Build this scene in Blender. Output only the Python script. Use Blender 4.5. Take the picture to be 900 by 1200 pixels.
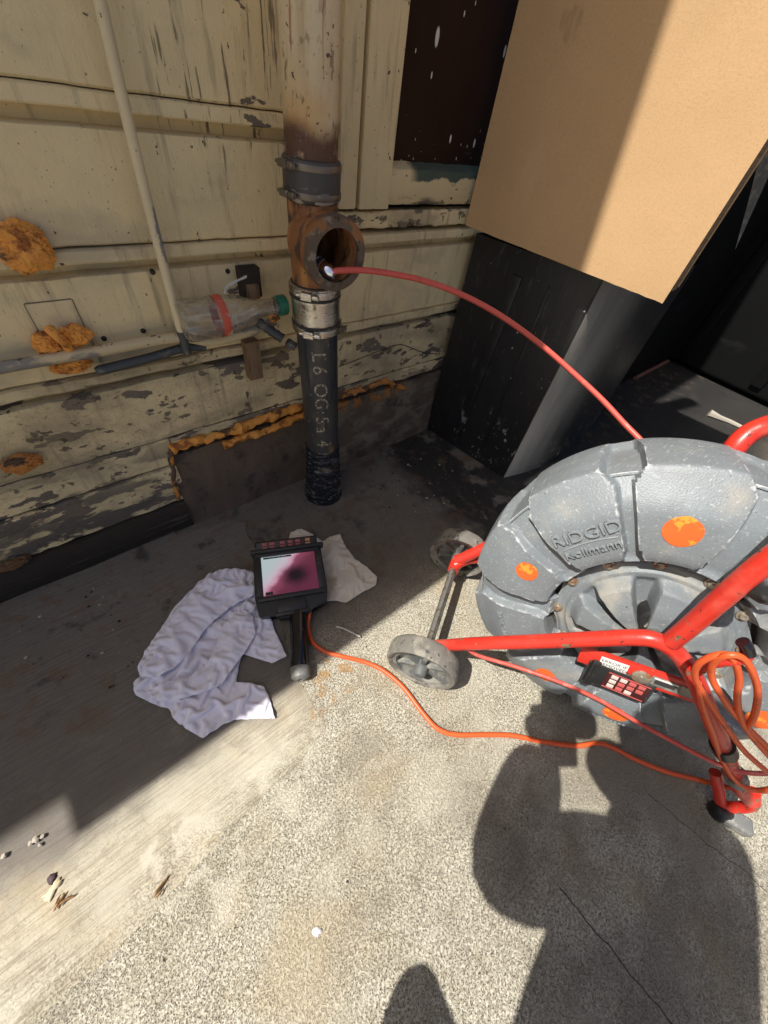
import bpy, bmesh, math, random
from mathutils import Vector, Matrix, noise
V = Vector
random.seed(7)
scene = bpy.context.scene
for o in list(bpy.data.objects): bpy.data.objects.remove(o)

# ------------------------------------------------------------------ camera
CH = 0.82                                   # height of the phone above the slab
RC = Matrix(((0.774, 0.405, -0.487), (-0.621, 0.640, -0.454), (0.127, 0.653, 0.746)))
def _axes():
    f = 440.0
    dn = V((375 - 450, -(985 - 600), -f)); Z = -dn.normalized()
    X = V((1150 - 450, -(233 - 600), -f)); X = (X - X.dot(Z) * Z).normalized()
    Y = Z.cross(X)
    return Matrix((X, Y, Z))
RC = _axes()
CAM = V((0, 0, CH))
cd = bpy.data.cameras.new('camera'); cam = bpy.data.objects.new('camera', cd)
scene.collection.objects.link(cam); scene.camera = cam
cd.sensor_fit = 'HORIZONTAL'; cd.sensor_width = 36; cd.lens = 440 / 900 * 36
cd.clip_start = 0.02; cd.clip_end = 500
cam.matrix_world = Matrix.Translation(CAM) @ RC.to_4x4()
scene.render.resolution_x = 768; scene.render.resolution_y = 1024

# ------------------------------------------------------------------ world, sun, exposure
SUNK = V((0.635, -0.143, -1.0))             # how sunlight travels, per metre of fall
el = math.atan2(1.0, math.hypot(SUNK.x, SUNK.y)); back = -SUNK.normalized()
w = bpy.data.worlds.new('World'); scene.world = w; w.use_nodes = True
nt = w.node_tree; bg = nt.nodes['Background']
sky = nt.nodes.new('ShaderNodeTexSky'); sky.sky_type = 'NISHITA'; sky.sun_disc = False
sky.sun_elevation = el; sky.sun_rotation = math.atan2(back.x, back.y)
sky.dust_density = 3.0; sky.air_density = 0.8; sky.ozone_density = 0.6
nt.links.new(sky.outputs[0], bg.inputs[0]); bg.inputs[1].default_value = 0.088
sl = bpy.data.lights.new('sun', 'SUN'); sl.energy = 4.8; sl.angle = math.radians(0.53); sl.color = (1.0, 0.96, 0.90)
so = bpy.data.objects.new('sun', sl); scene.collection.objects.link(so)
so.rotation_euler = SUNK.to_track_quat('-Z', 'Y').to_euler(); so.location = (-3, 1, 5)
scene.view_settings.view_transform = 'Standard'; scene.view_settings.look = 'None'
scene.view_settings.exposure = 0.56; scene.view_settings.gamma = 1.0

# ------------------------------------------------------------------ measuring helpers (points on real planes of the place)
def ray(px, py): return RC @ V((px - 450, -(py - 600), -440.0))
def at(px, py, z=0.0, y=None, x=None):
    d = ray(px, py)
    if y is not None: t = (y - CAM.y) / d.y
    elif x is not None: t = (x - CAM.x) / d.x
    else: t = (z - CAM.z) / d.z
    return CAM + d * t
# drum frame: centre, face normal (towards the camera side), in-plane axes
DN = V((-0.914, -0.362, 0.186)).normalized()
DC = CAM + ray(752.3, 736.5).normalized() * 0.74
DV = (V((0, 0, 1)) - DN * DN.z).normalized(); DU = DV.cross(DN)
def Q(px, py, o):
    d = ray(px, py); cc = DC + DN * o
    return CAM + d * ((cc - CAM).dot(DN) / d.dot(DN))

# ------------------------------------------------------------------ object helpers
def wl(o):
    p = V((0, 0, 0))
    while o is not None: p = p + o.location; o = o.parent
    return p
def tagp(o, label=None, cat=None, group=None, kind=None):
    if label: o['label'] = label
    if cat: o['category'] = cat
    if group: o['group'] = group
    if kind: o['kind'] = kind
    return o
def thing(name, loc, label, cat, group=None):
    o = bpy.data.objects.new(name, None); o.empty_display_size = 0.05
    scene.collection.objects.link(o); o.location = loc
    return tagp(o, label, cat, group)
def obj(name, me, mats, parent=None, smooth=True, M=None, label=None, kind=None):
    if isinstance(me, bmesh.types.BMesh):
        b = me; me = bpy.data.meshes.new(name); b.normal_update(); b.to_mesh(me); b.free()
    o = bpy.data.objects.new(name, me); scene.collection.objects.link(o)
    if not isinstance(mats, (list, tuple)): mats = [mats]
    if len(me.materials) == 0:
        for m in mats: me.materials.append(m)
    if smooth:
        try: me.set_sharp_from_angle(angle=math.radians(40))
        except Exception: pass
        for p in me.polygons: p.use_smooth = True
    L = V((0, 0, 0))
    if parent is not None: o.parent = parent; L = wl(parent)
    o.matrix_basis = Matrix.Translation(-L) @ (M if M is not None else Matrix.Identity(4))
    if M is not None:
        o.matrix_basis = Matrix.Translation(-L) @ M
    if label: o['label'] = label
    if kind: o['kind'] = kind
    return o
def box(bm, c, s, R=None, bev=0.0, seg=2, mi=0):
    b = bmesh.new(); bmesh.ops.create_cube(b, size=1)
    for v in b.verts: v.co = V((v.co.x * s[0], v.co.y * s[1], v.co.z * s[2]))
    if bev: bmesh.ops.bevel(b, geom=b.edges[:], offset=bev, segments=seg, affect='EDGES', profile=0.6)
    T = Matrix.Translation(c) @ (R.to_4x4() if R is not None else Matrix.Identity(4))
    b.transform(T); merge(bm, b, mi)
def merge(bm, b, mi=0):
    m = {}
    for v in b.verts: m[v] = bm.verts.new(v.co)
    for f in b.faces:
        try: nf = bm.faces.new([m[v] for v in f.verts]); nf.material_index = mi
        except ValueError: pass
    b.free()
def cr(points, n=8):
    """Catmull-Rom through points"""
    P = [V(p) for p in points]
    if len(P) < 3: return P
    P = [P[0] * 2 - P[1]] + P + [P[-1] * 2 - P[-2]]; out = []
    for i in range(1, len(P) - 2):
        a, b, c, d = P[i - 1:i + 3]
        for k in range(n):
            t = k / n
            out.append(0.5 * ((2 * b) + (c - a) * t + (2 * a - 5 * b + 4 * c - d) * t * t + (3 * b - a - 3 * c + d) * t ** 3))
    out.append(P[-2]); return out
def tube(bm, pts, r, seg=12, cap=True, flat=1.0, up=None, mi=0):
    pts = [V(p) for p in pts]; n = len(pts); rings = []
    t0 = (pts[1] - pts[0]).normalized()
    a = up if up is not None else (V((0, 0, 1)) if abs(t0.z) < 0.9 else V((1, 0, 0)))
    a = (a - t0 * a.dot(t0)).normalized()
    for i, p in enumerate(pts):
        t = (pts[min(i + 1, n - 1)] - pts[max(i - 1, 0)]).normalized()
        a = (a - t * a.dot(t)).normalized(); b = t.cross(a)
        rr = r[i] if isinstance(r, (list, tuple)) else r
        rings.append([bm.verts.new(p + a * (math.cos(2 * math.pi * k / seg) * rr) + b * (math.sin(2 * math.pi * k / seg) * rr * flat)) for k in range(seg)])
    for i in range(n - 1):
        for k in range(seg):
            f = bm.faces.new((rings[i][k], rings[i][(k + 1) % seg], rings[i + 1][(k + 1) % seg], rings[i + 1][k])); f.material_index = mi
    if cap:
        bm.faces.new(rings[0][::-1]).material_index = mi; bm.faces.new(rings[-1]).material_index = mi
def lathe(bm, prof, M=None, seg=32, close=False, mi=0):
    """prof: (r, h) pairs turned about local Z"""
    rings = []
    for r, h in prof:
        if r < 1e-6: rings.append([bm.verts.new((0, 0, h))] * seg)
        else: rings.append([bm.verts.new((r * math.cos(2 * math.pi * k / seg), r * math.sin(2 * math.pi * k / seg), h)) for k in range(seg)])
    new = set()
    for i in range(len(rings) - (0 if close else 1)):
        A, B = rings[i], rings[(i + 1) % len(rings)]
        for k in range(seg):
            q = [A[k], A[(k + 1) % seg], B[(k + 1) % seg], B[k]]
            u = []
            for v in q:
                if v not in u: u.append(v)
            if len(u) > 2:
                try: bm.faces.new(u).material_index = mi
                except ValueError: pass
    if M is not None:
        done = set()
        for R_ in rings:
            for v in R_:
                if v not in done: v.co = M @ v.co; done.add(v)
def frame(c, z, x=None):
    z = V(z).normalized(); x = V(x) if x is not None else (V((0, 0, 1)) if abs(z.z) < 0.9 else V((1, 0, 0)))
    x = (x - z * x.dot(z)).normalized(); y = z.cross(x)
    M = Matrix((x, y, z)).transposed().to_4x4(); M.translation = V(c); return M
def prism(bm, poly, z0, z1, M=None, mi=0):
    lo = [bm.verts.new((p[0], p[1], z0)) for p in poly]; hi = [bm.verts.new((p[0], p[1], z1)) for p in poly]; n = len(poly)
    bm.faces.new(hi).material_index = mi; bm.faces.new(lo[::-1]).material_index = mi
    for i in range(n): bm.faces.new((lo[i], lo[(i + 1) % n], hi[(i + 1) % n], hi[i])).material_index = mi
    if M is not None:
        for v in lo + hi: v.co = M @ v.co
def text_mesh(txt, size, extrude=0.0, align='CENTER'):
    cu = bpy.data.curves.new('t', 'FONT'); cu.body = txt; cu.size = size; cu.extrude = extrude; cu.align_x = align; cu.align_y = 'CENTER'
    cu.resolution_u = 3
    o = bpy.data.objects.new('t', cu); scene.collection.objects.link(o)
    dg = bpy.context.evaluated_depsgraph_get(); dg.update()
    me = bpy.data.meshes.new_from_object(o.evaluated_get(dg))
    bpy.data.objects.remove(o); bpy.data.curves.remove(cu); me.materials.clear(); return me
def sstep(a, b, x):
    if a == b: return float(x > a)
    t = max(0.0, min(1.0, (x - a) / (b - a))); return t * t * (3 - 2 * t)

# ------------------------------------------------------------------ materials
def mat(name, col, rough=0.7, metal=0.0, layers=(), bumps=(), var=0.12, vs=6.0, obj_space=False, spec=0.5, coat=0.0, trans=0.0, rvar=0.0, alpha=1.0):
    """layers: dicts c (colour), s (scale), st (stretch xyz), lo, hi (threshold), k (noise|voronoi), rng [(axis, lo, hi)...], amt, h (height m), r (roughness), det
       bumps: (scale, stretch, height in metres, detail)"""
    m = bpy.data.materials.new(name); m.use_nodes = True; nt = m.node_tree; N = nt.nodes; L = nt.links
    bs = N['Principled BSDF']; bs.inputs['Roughness'].default_value = rough; bs.inputs['Metallic'].default_value = metal
    bs.inputs['Specular IOR Level'].default_value = spec; bs.inputs['Coat Weight'].default_value = coat
    bs.inputs['Transmission Weight'].default_value = trans; bs.inputs['Alpha'].default_value = alpha
    if obj_space: P = N.new('ShaderNodeTexCoord').outputs['Object']
    else: P = N.new('ShaderNodeNewGeometry').outputs['Position']
    def mth(op, a, b=None, c=None):
        n = N.new('ShaderNodeMath'); n.operation = op
        for i, x in enumerate((a, b, c)):
            if x is None: continue
            if isinstance(x, (int, float)): n.inputs[i].default_value = x
            else: L.new(x, n.inputs[i])
        return n.outputs[0]
    def vec(st, off=(0, 0, 0), src=None):
        n = N.new('ShaderNodeMapping'); n.inputs['Scale'].default_value = st; n.inputs['Location'].default_value = off
        L.new(src or P, n.inputs['Vector']); return n.outputs[0]
    def tex(k, s, st, det=4, off=(0, 0, 0)):
        v = vec(st, off)
        if k == 'noise':
            n = N.new('ShaderNodeTexNoise'); n.inputs['Scale'].default_value = s; n.inputs['Detail'].default_value = det
            n.inputs['Roughness'].default_value = 0.6; L.new(v, n.inputs['Vector']); return n.outputs['Fac']
        if k == 'ridge':
            n = N.new('ShaderNodeTexNoise'); n.inputs['Scale'].default_value = s; n.inputs['Detail'].default_value = det
            L.new(v, n.inputs['Vector']); return mth('SUBTRACT', 1.0, mth('MULTIPLY', mth('ABSOLUTE', mth('SUBTRACT', n.outputs['Fac'], 0.5)), 8.0))
        if k == 'edge':
            g_ = N.new('ShaderNodeNewGeometry'); n = N.new('ShaderNodeTexNoise'); n.inputs['Scale'].default_value = s; n.inputs['Detail'].default_value = det; L.new(v, n.inputs['Vector'])
            return mth('ADD', mth('MULTIPLY', mth('SUBTRACT', g_.outputs['Pointiness'], 0.5), 8.0), mth('MULTIPLY', mth('SUBTRACT', n.outputs['Fac'], 0.5), 1.6))
        n = N.new('ShaderNodeTexVoronoi'); n.inputs['Scale'].default_value = s
        if k == 'vor2':
            n.voronoi_dimensions = '2D'; sp = N.new('ShaderNodeSeparateXYZ'); cb_ = N.new('ShaderNodeCombineXYZ'); L.new(v, sp.inputs[0]); L.new(sp.outputs[0], cb_.inputs[0]); L.new(sp.outputs[2], cb_.inputs[1]); L.new(cb_.outputs[0], n.inputs['Vector'])
            sc_ = N.new('ShaderNodeSeparateColor'); L.new(n.outputs['Color'], sc_.inputs[0])
            return mth('SUBTRACT', mth('MULTIPLY', mth('GREATER_THAN', sc_.outputs[0], 0.72), 1.0), mth('MULTIPLY', n.outputs['Distance'], mth('ADD', 0.5, mth('MULTIPLY', sc_.outputs[1], 2.2))))
        if k == 'crack':
            n.feature = 'DISTANCE_TO_EDGE'; L.new(v, n.inputs['Vector']); return mth('SUBTRACT', 1.0, mth('MULTIPLY', n.outputs['Distance'], 10.0))
        L.new(v, n.inputs['Vector']); return mth('SUBTRACT', 1.0, n.outputs['Distance'])
    def mr(x, lo, hi):
        n = N.new('ShaderNodeMapRange'); n.interpolation_type = 'SMOOTHSTEP'
        n.inputs['From Min'].default_value = lo; n.inputs['From Max'].default_value = hi; L.new(x, n.inputs['Value']); return n.outputs[0]
    # base with slow variation
    vn = tex('noise', vs, (1, 1, 1), 5)
    hs = N.new('ShaderNodeHueSaturation'); hs.inputs['Color'].default_value = (*col, 1)
    L.new(mth('ADD', mth('MULTIPLY', mth('SUBTRACT', vn, 0.5), var * 4), 1.0), hs.inputs['Value'])
    cur = hs.outputs[0]; H = None; RR = None
    jit = None
    for i, l in enumerate(layers):
        mk = mr(tex(l.get('k', 'noise'), l['s'], l.get('st', (1, 1, 1)), l.get('det', 5), (i * 3.17, i * 1.31, i * 2.7)), l['lo'], l['hi'])
        for (ax, lo, hi) in l.get('rng', ()):
            if jit is None:
                jn = N.new('ShaderNodeTexNoise'); jn.inputs['Scale'].default_value = 14; jn.inputs['Detail'].default_value = 6; L.new(P, jn.inputs['Vector'])
                jit = mth('SUBTRACT', jn.outputs['Fac'], 0.5)
            if isinstance(ax, str):
                sp = N.new('ShaderNodeSeparateXYZ'); L.new(P, sp.inputs[0]); q = sp.outputs['xyz'.index(ax)]
            else:                                     # a direction vector
                dn = N.new('ShaderNodeVectorMath'); dn.operation = 'DOT_PRODUCT'; dn.inputs[1].default_value = ax; L.new(P, dn.inputs[0]); q = dn.outputs['Value']
            q = mth('ADD', q, mth('MULTIPLY', jit, l.get('j', 0.06)))
            mk = mth('MULTIPLY', mk, mr(q, lo, hi))
        if 'blob' in l:                               # (x,y,z,r)
            tot = None
            for (bx, by, bz, br) in l['blob']:
                dn = N.new('ShaderNodeVectorMath'); dn.operation = 'DISTANCE'; dn.inputs[1].default_value = (bx, by, bz); L.new(P, dn.inputs[0])
                jn = tex('noise', 0.6 / br, (1, 1, 1), 4, (bx * 5, by * 7, 0))
                dd = mth('ADD', dn.outputs['Value'], mth('MULTIPLY', mth('SUBTRACT', jn, 0.5), br * 1.6))
                b_ = mr(dd, br, br * 0.8); tot = b_ if tot is None else mth('MAXIMUM', tot, b_)
            mk = mth('MULTIPLY', mk, tot)
        fac = mth('MULTIPLY', mk, l.get('amt', 1.0))
        mx = N.new('ShaderNodeMix'); mx.data_type = 'RGBA'; L.new(fac, mx.inputs['Factor']); L.new(cur, mx.inputs['A']); mx.inputs['B'].default_value = (*l['c'], 1); cur = mx.outputs['Result']
        if l.get('h'):
            t = mth('MULTIPLY', mk, l['h']); H = t if H is None else mth('ADD', H, t)
        if 'r' in l:
            base = RR if RR is not None else rough
            n = N.new('ShaderNodeMix'); L.new(fac, n.inputs['Factor'])
            if RR is None: n.inputs[2].default_value = rough
            else: L.new(RR, n.inputs[2])
            n.inputs[3].default_value = l['r']; RR = n.outputs[0]
    L.new(cur, bs.inputs['Base Color'])
    if rvar:
        t = mth('MULTIPLY', mth('SUBTRACT', tex('noise', vs * 6, (1, 1, 1), 5), 0.5), rvar * 2)
        RR = mth('ADD', RR if RR is not None else rough, t)
    if RR is not None: L.new(RR, bs.inputs['Roughness'])
    for (s, st, h, det) in bumps:
        t = mth('MULTIPLY', tex('noise', s, st, det), h); H = t if H is None else mth('ADD', H, t)
    if H is not None:
        b = N.new('ShaderNodeBump'); b.inputs['Distance'].default_value = 1.0; L.new(H, b.inputs['Height']); L.new(b.outputs[0], bs.inputs['Normal'])
    return m

WOODG = (0.155, 0.125, 0.10)
PAINT = (0.76, 0.61, 0.345)
def paint(name, peel, low=False, streaks=True, col=PAINT):
    ly = [dict(c=(0.62, 0.49, 0.27), s=3, st=(1, 1, 1.5), lo=0.42, hi=0.75, amt=0.6),
          dict(c=(0.24, 0.19, 0.12), s=1.0, st=(60, 60, 6), lo=0.53, hi=0.75, amt=0.6), dict(c=(0.25, 0.22, 0.17), s=1, st=(5, 5, 8), lo=0.50, hi=0.70, det=8, amt=.45), dict(c=(0.13, 0.10, 0.07), s=1, st=(260, 260, 200), lo=0.68, hi=0.71, det=3, amt=.8)]
    if streaks: ly.append(dict(c=(0.09, 0.065, 0.04), s=1.0, st=(150, 150, 11), lo=0.60, hi=0.66, rng=[('z', 0.66, 0.74), ('x', 0.19, 0.26), ('x', 0.48, 0.38)], amt=0.8, h=-0.0006))
    ly += [dict(c=WOODG, s=13, st=(0.7, 1, 1.6), lo=peel, hi=peel + 0.012, det=9, h=-0.0009, r=0.9),
           dict(c=(0.10, 0.075, 0.05), s=75, st=(1, 1, 0.8), lo=0.70, hi=0.73, det=3, h=-0.0008),
           dict(c=(0.10, 0.08, 0.05), s=30, st=(1, 1, 0.35), lo=0.705, hi=0.72, det=6, h=-0.0009),
           dict(c=(0.12, 0.09, 0.06), s=55, st=(0.6, 1, 1.2), lo=0.97, hi=1.0, det=5, k='ridge', amt=0.0 if not low else 0.35, h=-0.0006 if low else 0.0)]
    if low: ly += [dict(c=(0.24, 0.185, 0.11), s=5, st=(1, 1, 1.6), lo=0.42, hi=0.66, det=9, amt=.65), dict(c=(0.07, 0.05, 0.035), s=40, st=(.7, 1, 1), lo=0.60, hi=0.64, det=8, amt=.8, h=-0.0006), dict(c=(0.12, 0.10, 0.08), s=14, st=(0.5, 1, 1.5), lo=0.50, hi=0.56, det=8, h=-0.0008, rng=[('z', 0.36, 0.1)]),
                   dict(c=(0.055, 0.048, 0.042), s=6, lo=0.35, hi=0.6, det=8, amt=0.85, rng=[('z', 0.16, 0.02)])]
    return mat(name, col, 0.75, layers=ly, var=0.10, vs=4, bumps=((260, (1, 1, 1), 0.0005, 3), (30, (1, 1, 0.5), 0.0016, 5), (70, (1, 1, .3), 0.0010, 5)))
M_joint = mat('dirty_joint', (0.20, 0.16, 0.10), 0.9)
M_p1 = paint('cream_paint_flaking', 0.66)
M_p2 = paint('cream_paint_weathered', 0.575, low=True, streaks=False)
M_p3 = paint('cream_paint_rotten', 0.53, low=True, streaks=False)
M_trim = paint('cream_paint_trim', 0.66, streaks=False, col=(0.70, 0.57, 0.33))
M_sill = mat('sill_paint', (0.60, 0.48, 0.27), 0.75, layers=[
    dict(c=(0.06, 0.085, 0.06), s=20, lo=0.10, hi=0.2, rng=[('x', 0.69, 0.72), ('z', 0.697, 0.701)], j=0.045),
    dict(c=WOODG, s=14, lo=0.60, hi=0.62, h=-0.001), dict(c=(0.08, 0.06, 0.04), s=70, lo=0.66, hi=0.69, h=-0.0008),
    dict(c=(0.1, 0.085, 0.06), s=18, st=(.5, 1, 2), lo=0.5, hi=0.56, det=8, rng=[('z', 0.675, 0.655)])], bumps=((200, (1, 1, 1), 0.0005, 3),))
M_darkwood = mat('charred_dark_wood', (0.040, 0.032, 0.025), 0.9, spec=0.2, layers=[dict(c=(0.11, 0.095, 0.08), s=8, st=(1, 4, 14), lo=0.55, hi=0.7, amt=0.8)], bumps=((10, (1, 6, 16), 0.003, 6), (150, (1, 1, 1), 0.0006, 3)))
M_barewood = mat('bare_brown_wood', (0.20, 0.12, 0.065), 0.85, layers=[dict(c=(0.07, 0.045, 0.03), s=10, st=(8, 8, 1.5), lo=0.5, hi=0.7)], bumps=((12, (9, 9, 1), 0.002, 5),))
M_curb = mat('grimy_curb_concrete', (0.13, 0.09, 0.06), 0.9, layers=[
    dict(c=(0.22, 0.18, 0.12), s=12, st=(1, 1, 2), lo=0.45, hi=0.6, det=8, amt=0.8, rng=[('x', 0.44, 0.5)]),
    dict(c=(0.05, 0.04, 0.035), s=16, lo=0.52, hi=0.66, det=8, amt=0.8),
    dict(c=(0.40, 0.16, 0.04), s=30, lo=0.48, hi=0.54, det=7, rng=[('z', 0.17, 0.20), ('x', 0.43, 0.45), ('x', 0.82, 0.72)], h=0.002)],
    bumps=((60, (1, 1, 1), 0.003, 6), (300, (1, 1, 1), 0.0006, 3)))
M_foam = mat('orange_expanding_foam', (0.72, 0.30, 0.05), 0.65, layers=[
    dict(c=(0.30, 0.09, 0.015), s=35, lo=0.50, hi=0.62), dict(c=(0.05, 0.035, 0.025), s=22, lo=0.58, hi=0.63, det=7, amt=0.85),
    dict(c=(0.68, 0.36, 0.09), s=26, lo=0.58, hi=0.72, amt=0.6)], bumps=((60, (1, 1, 1), 0.0022, 4),))
M_foamold = mat('orange_foam_weathered', (0.50, 0.20, 0.04), 0.7, layers=[
    dict(c=(0.06, 0.04, 0.03), s=34, st=(0.5, 1, 1), lo=0.50, hi=0.56, det=8, amt=0.9), dict(c=(0.62, 0.33, 0.10), s=30, lo=0.60, hi=0.7)], bumps=((110, (1, 1, 1), 0.004, 6),))
M_darkfoam = mat('grimy_brown_foam', (0.16, 0.08, 0.03), 0.8, layers=[dict(c=(0.04, 0.03, 0.02), s=30, lo=0.5, hi=0.6)], bumps=((90, (1, 1, 1), 0.003, 5),))
M_glass = mat('dark_paint_spattered_pane', (0.026, 0.012, 0.007), 0.6, layers=[
    dict(c=(0.65, 0.62, 0.55), s=21, st=(1.8, 1, 0.7), lo=0.90, hi=0.93, k='vor2', r=0.8), dict(c=(0.6, 0.57, 0.5), s=60, st=(1.6, 1, 0.6), lo=0.93, hi=0.95, k='vor2', rng=[('z', 0.80, 0.74)], r=.8), dict(c=(0.06, 0.055, 0.05), s=5, st=(6, 1, 1), lo=0.52, hi=0.8, amt=0.6, rng=[('x', 0.72, 0.64)])], spec=0.12, var=0.3)
M_black = mat('black_gap', (0.008, 0.008, 0.008), 0.9)
def rngz(a, b): return [('z', a, b)]
M_conduit = mat('cream_painted_conduit', (0.64, 0.53, 0.33), 0.6, layers=[
    dict(c=(0.25, 0.23, 0.2), s=30, st=(1, 1, 0.5), lo=0.58, hi=0.62), dict(c=(0.05, 0.04, 0.03), s=90, lo=0.68, hi=0.7),
    dict(c=(0.045, 0.043, 0.04), s=10, lo=0.1, hi=0.2, rng=[('z', 0.480, 0.462)], j=0.03)], bumps=((200, (1, 1, 1), 0.0005, 3),))
M_wpipe = mat('cream_painted_water_pipe', (0.54, 0.43, 0.25), 0.6, layers=[
    dict(c=(0.22, 0.20, 0.17), s=16, st=(0.5, 1, 1), lo=0.50, hi=0.58, det=7, h=-0.0005), dict(c=(0.08, 0.06, 0.05), s=60, lo=0.62, hi=0.66)], bumps=((120, (1, 1, 1), 0.0008, 4),))
M_lead = mat('dark_lead_pipe', (0.055, 0.06, 0.062), 0.5, metal=0.2, layers=[dict(c=(0.2, 0.18, 0.14), s=40, lo=0.55, hi=0.65, amt=0.6)], bumps=((90, (1, 1, 1), 0.001, 5),))
M_upipe = mat('flaking_rusty_cast_iron_cream', (0.62, 0.50, 0.31), 0.65, layers=[
    dict(c=(0.36, 0.22, 0.10), s=5, st=(6, 6, 0.7), lo=0.46, hi=0.70, amt=0.75, det=8),
    dict(c=(0.50, 0.27, 0.08), s=9, st=(1, 1, .6), lo=0.40, hi=0.62, amt=0.8, rng=rngz(0.84, 0.77)),
    dict(c=(0.10, 0.07, 0.05), s=130, lo=0.65, hi=0.69, det=3, h=-0.0007),
    dict(c=(0.16, 0.09, 0.05), s=85, st=(1, 1, 0.5), lo=0.56, hi=0.64, det=5, amt=0.75, rng=rngz(0.92, 0.80), h=-0.0005),
    dict(c=(0.32, 0.07, 0.03), s=1, st=(90, 90, 4), lo=0.64, hi=0.70, amt=0.7),
    dict(c=(0.10, 0.045, 0.025), s=30, lo=0.25, hi=0.4, rng=rngz(0.785, 0.755), j=0.05),
    dict(c=(0.28, 0.24, 0.2), s=60, lo=0.6, hi=0.65, rng=rngz(0.79, 0.75), amt=.6)], bumps=((220, (1, 1, 1), 0.0008, 4),))
M_rust = mat('rusty_cast_iron', (0.25, 0.10, 0.035), 0.75, layers=[
    dict(c=(0.42, 0.20, 0.06), s=22, st=(1.5, 1.5, 0.5), lo=0.50, hi=0.64), dict(c=(0.07, 0.04, 0.028), s=28, st=(1.4, 1.4, 0.6), lo=0.52, hi=0.62, det=7),
    dict(c=(0.05, 0.035, 0.03), s=150, lo=0.62, hi=0.66)], bumps=((160, (1, 1, 1), 0.0012, 5), (40, (1, 1, .4), 0.0015, 4)))
M_rustlip = mat('grey_brown_worn_cast_iron', (0.12, 0.085, 0.06), 0.6, metal=0.2, layers=[
    dict(c=(0.25, 0.20, 0.15), s=45, lo=0.54, hi=0.62), dict(c=(0.28, 0.12, 0.04), s=26, lo=0.52, hi=0.62), dict(c=(0.03, 0.02, 0.016), s=60, lo=0.58, hi=0.63)], bumps=((180, (1, 1, 1), 0.001, 5),))
M_rubber = mat('dusty_black_rubber', (0.058, 0.052, 0.046), 0.55, layers=[
    dict(c=(0.42, 0.36, 0.27), s=30, st=(1, 1, 2.5), lo=0.52, hi=0.56, det=7, rng=rngz(0.705, 0.685), h=0.0004),
    dict(c=(0.16, 0.155, 0.15), s=14, st=(3, 3, .6), lo=0.5, hi=0.7), dict(c=(0.4, 0.36, 0.3), s=1, st=(120, 120, 10), lo=0.70, hi=0.73)], bumps=((120, (1, 1, 1), 0.0006, 4),))
M_steel = mat('stainless_coupling_steel', (0.62, 0.58, 0.50), 0.28, metal=1.0, layers=[dict(c=(0.25, 0.2, 0.14), s=40, lo=0.60, hi=0.7, r=0.6)], rvar=0.15, bumps=((60, (1, 1, 4), 0.0012, 4),))
M_bpipe = mat('scuffed_black_coated_pipe', (0.042, 0.042, 0.042), 0.42, layers=[
    dict(c=(0.15, 0.12, 0.08), s=10, st=(3, 3, .8), lo=0.50, hi=0.7, amt=0.7, det=8, r=0.8), dict(c=(0.25, 0.22, 0.18), s=90, lo=0.66, hi=0.69, r=.8),
    dict(c=(0.02, 0.025, 0.035), s=12, st=(4, 4, .4), lo=0.55, hi=0.6), dict(c=(0.28, 0.15, 0.06), s=26, st=(2, 2, .7), lo=0.54, hi=0.6, rng=rngz(0.25, 0.12), r=.8)], bumps=((150, (1, 1, 1), 0.0008, 4),))
M_stencil = mat('worn_cream_stencil_paint', (0.42, 0.36, 0.25), 0.7, layers=[dict(c=(0.07, 0.065, 0.055), s=220, lo=0.47, hi=0.55, det=4)])
M_wrap = mat('shiny_black_pipe_tape', (0.014, 0.017, 0.024), 0.26, layers=[dict(c=(0.14, 0.11, 0.08), s=30, lo=0.55, hi=0.66, r=0.7)], bumps=((40, (1, 1, 3), 0.003, 4),))
M_wraplip = mat('grey_tape_edge', (0.20, 0.21, 0.22), 0.35, layers=[dict(c=(0.03, 0.035, 0.04), s=50, st=(2, 2, 1), lo=0.45, hi=0.52)])
M_kraft = mat('kraft_cardboard', (0.54, 0.34, 0.165), 0.85, layers=[dict(c=(0.42, 0.27, 0.14), s=400, lo=0.45, hi=0.65, amt=0.5), dict(c=(0.25, 0.15, 0.07), s=5, st=(1, 1, .5), lo=0.62, hi=0.74, amt=0.6, rng=rngz(0.80, 0.95)), dict(c=(0.22, 0.13, 0.06), s=40, st=(1, 1, .3), lo=0.42, hi=0.6, amt=.35, blob=[(0.885, 0.63, 0.925, 0.026)]), dict(c=(0.62, 0.42, 0.24), s=3, st=(1, 1, .4), lo=0.52, hi=0.62, det=7, amt=.35)],
              var=0.05, bumps=((300, (1, 1, 1), 0.0003, 3), (9, (1, 1, 1), 0.0012, 3)))
M_kraftedge = mat('kraft_cardboard_edge', (0.27, 0.165, 0.08), 0.9, layers=[dict(c=(0.10, 0.06, 0.03), s=1, st=(10, 10, 700), lo=0.5, hi=0.55, amt=.5)])
M_bin = mat('scuffed_black_plastic_painted_sheen', (0.016, 0.016, 0.017), 0.34, layers=[
    dict(c=(0.35, 0.35, 0.34), s=60, lo=0.705, hi=0.72, det=4, r=.7), dict(c=(0.13, 0.125, 0.11), s=1.2, st=(6, 60, 14), lo=0.58, hi=0.8, amt=0.5, r=.6),
    dict(c=(0.26, 0.26, 0.26), s=48, st=(1.6, 1, .7), lo=0.61, hi=0.64, det=8, rng=[('z', 0.20, 0.12), ('y', 0.66, 0.58)], r=.8),
    dict(c=(0.50, 0.46, 0.38), s=2.5, st=(3, 3, .5), lo=0.15, hi=0.62, det=7, amt=.95, rng=[('y', 0.412, 0.409), ('x', 0.978, 0.981), ('x', 1.20, 0.985), ('z', 1.1, 0.05)], j=0.003, r=.6)], rvar=0.12, bumps=((50, (1, 1, 1), 0.0006, 4),))  # last layer paints a bright sheen wedge into the bin face colour
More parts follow.
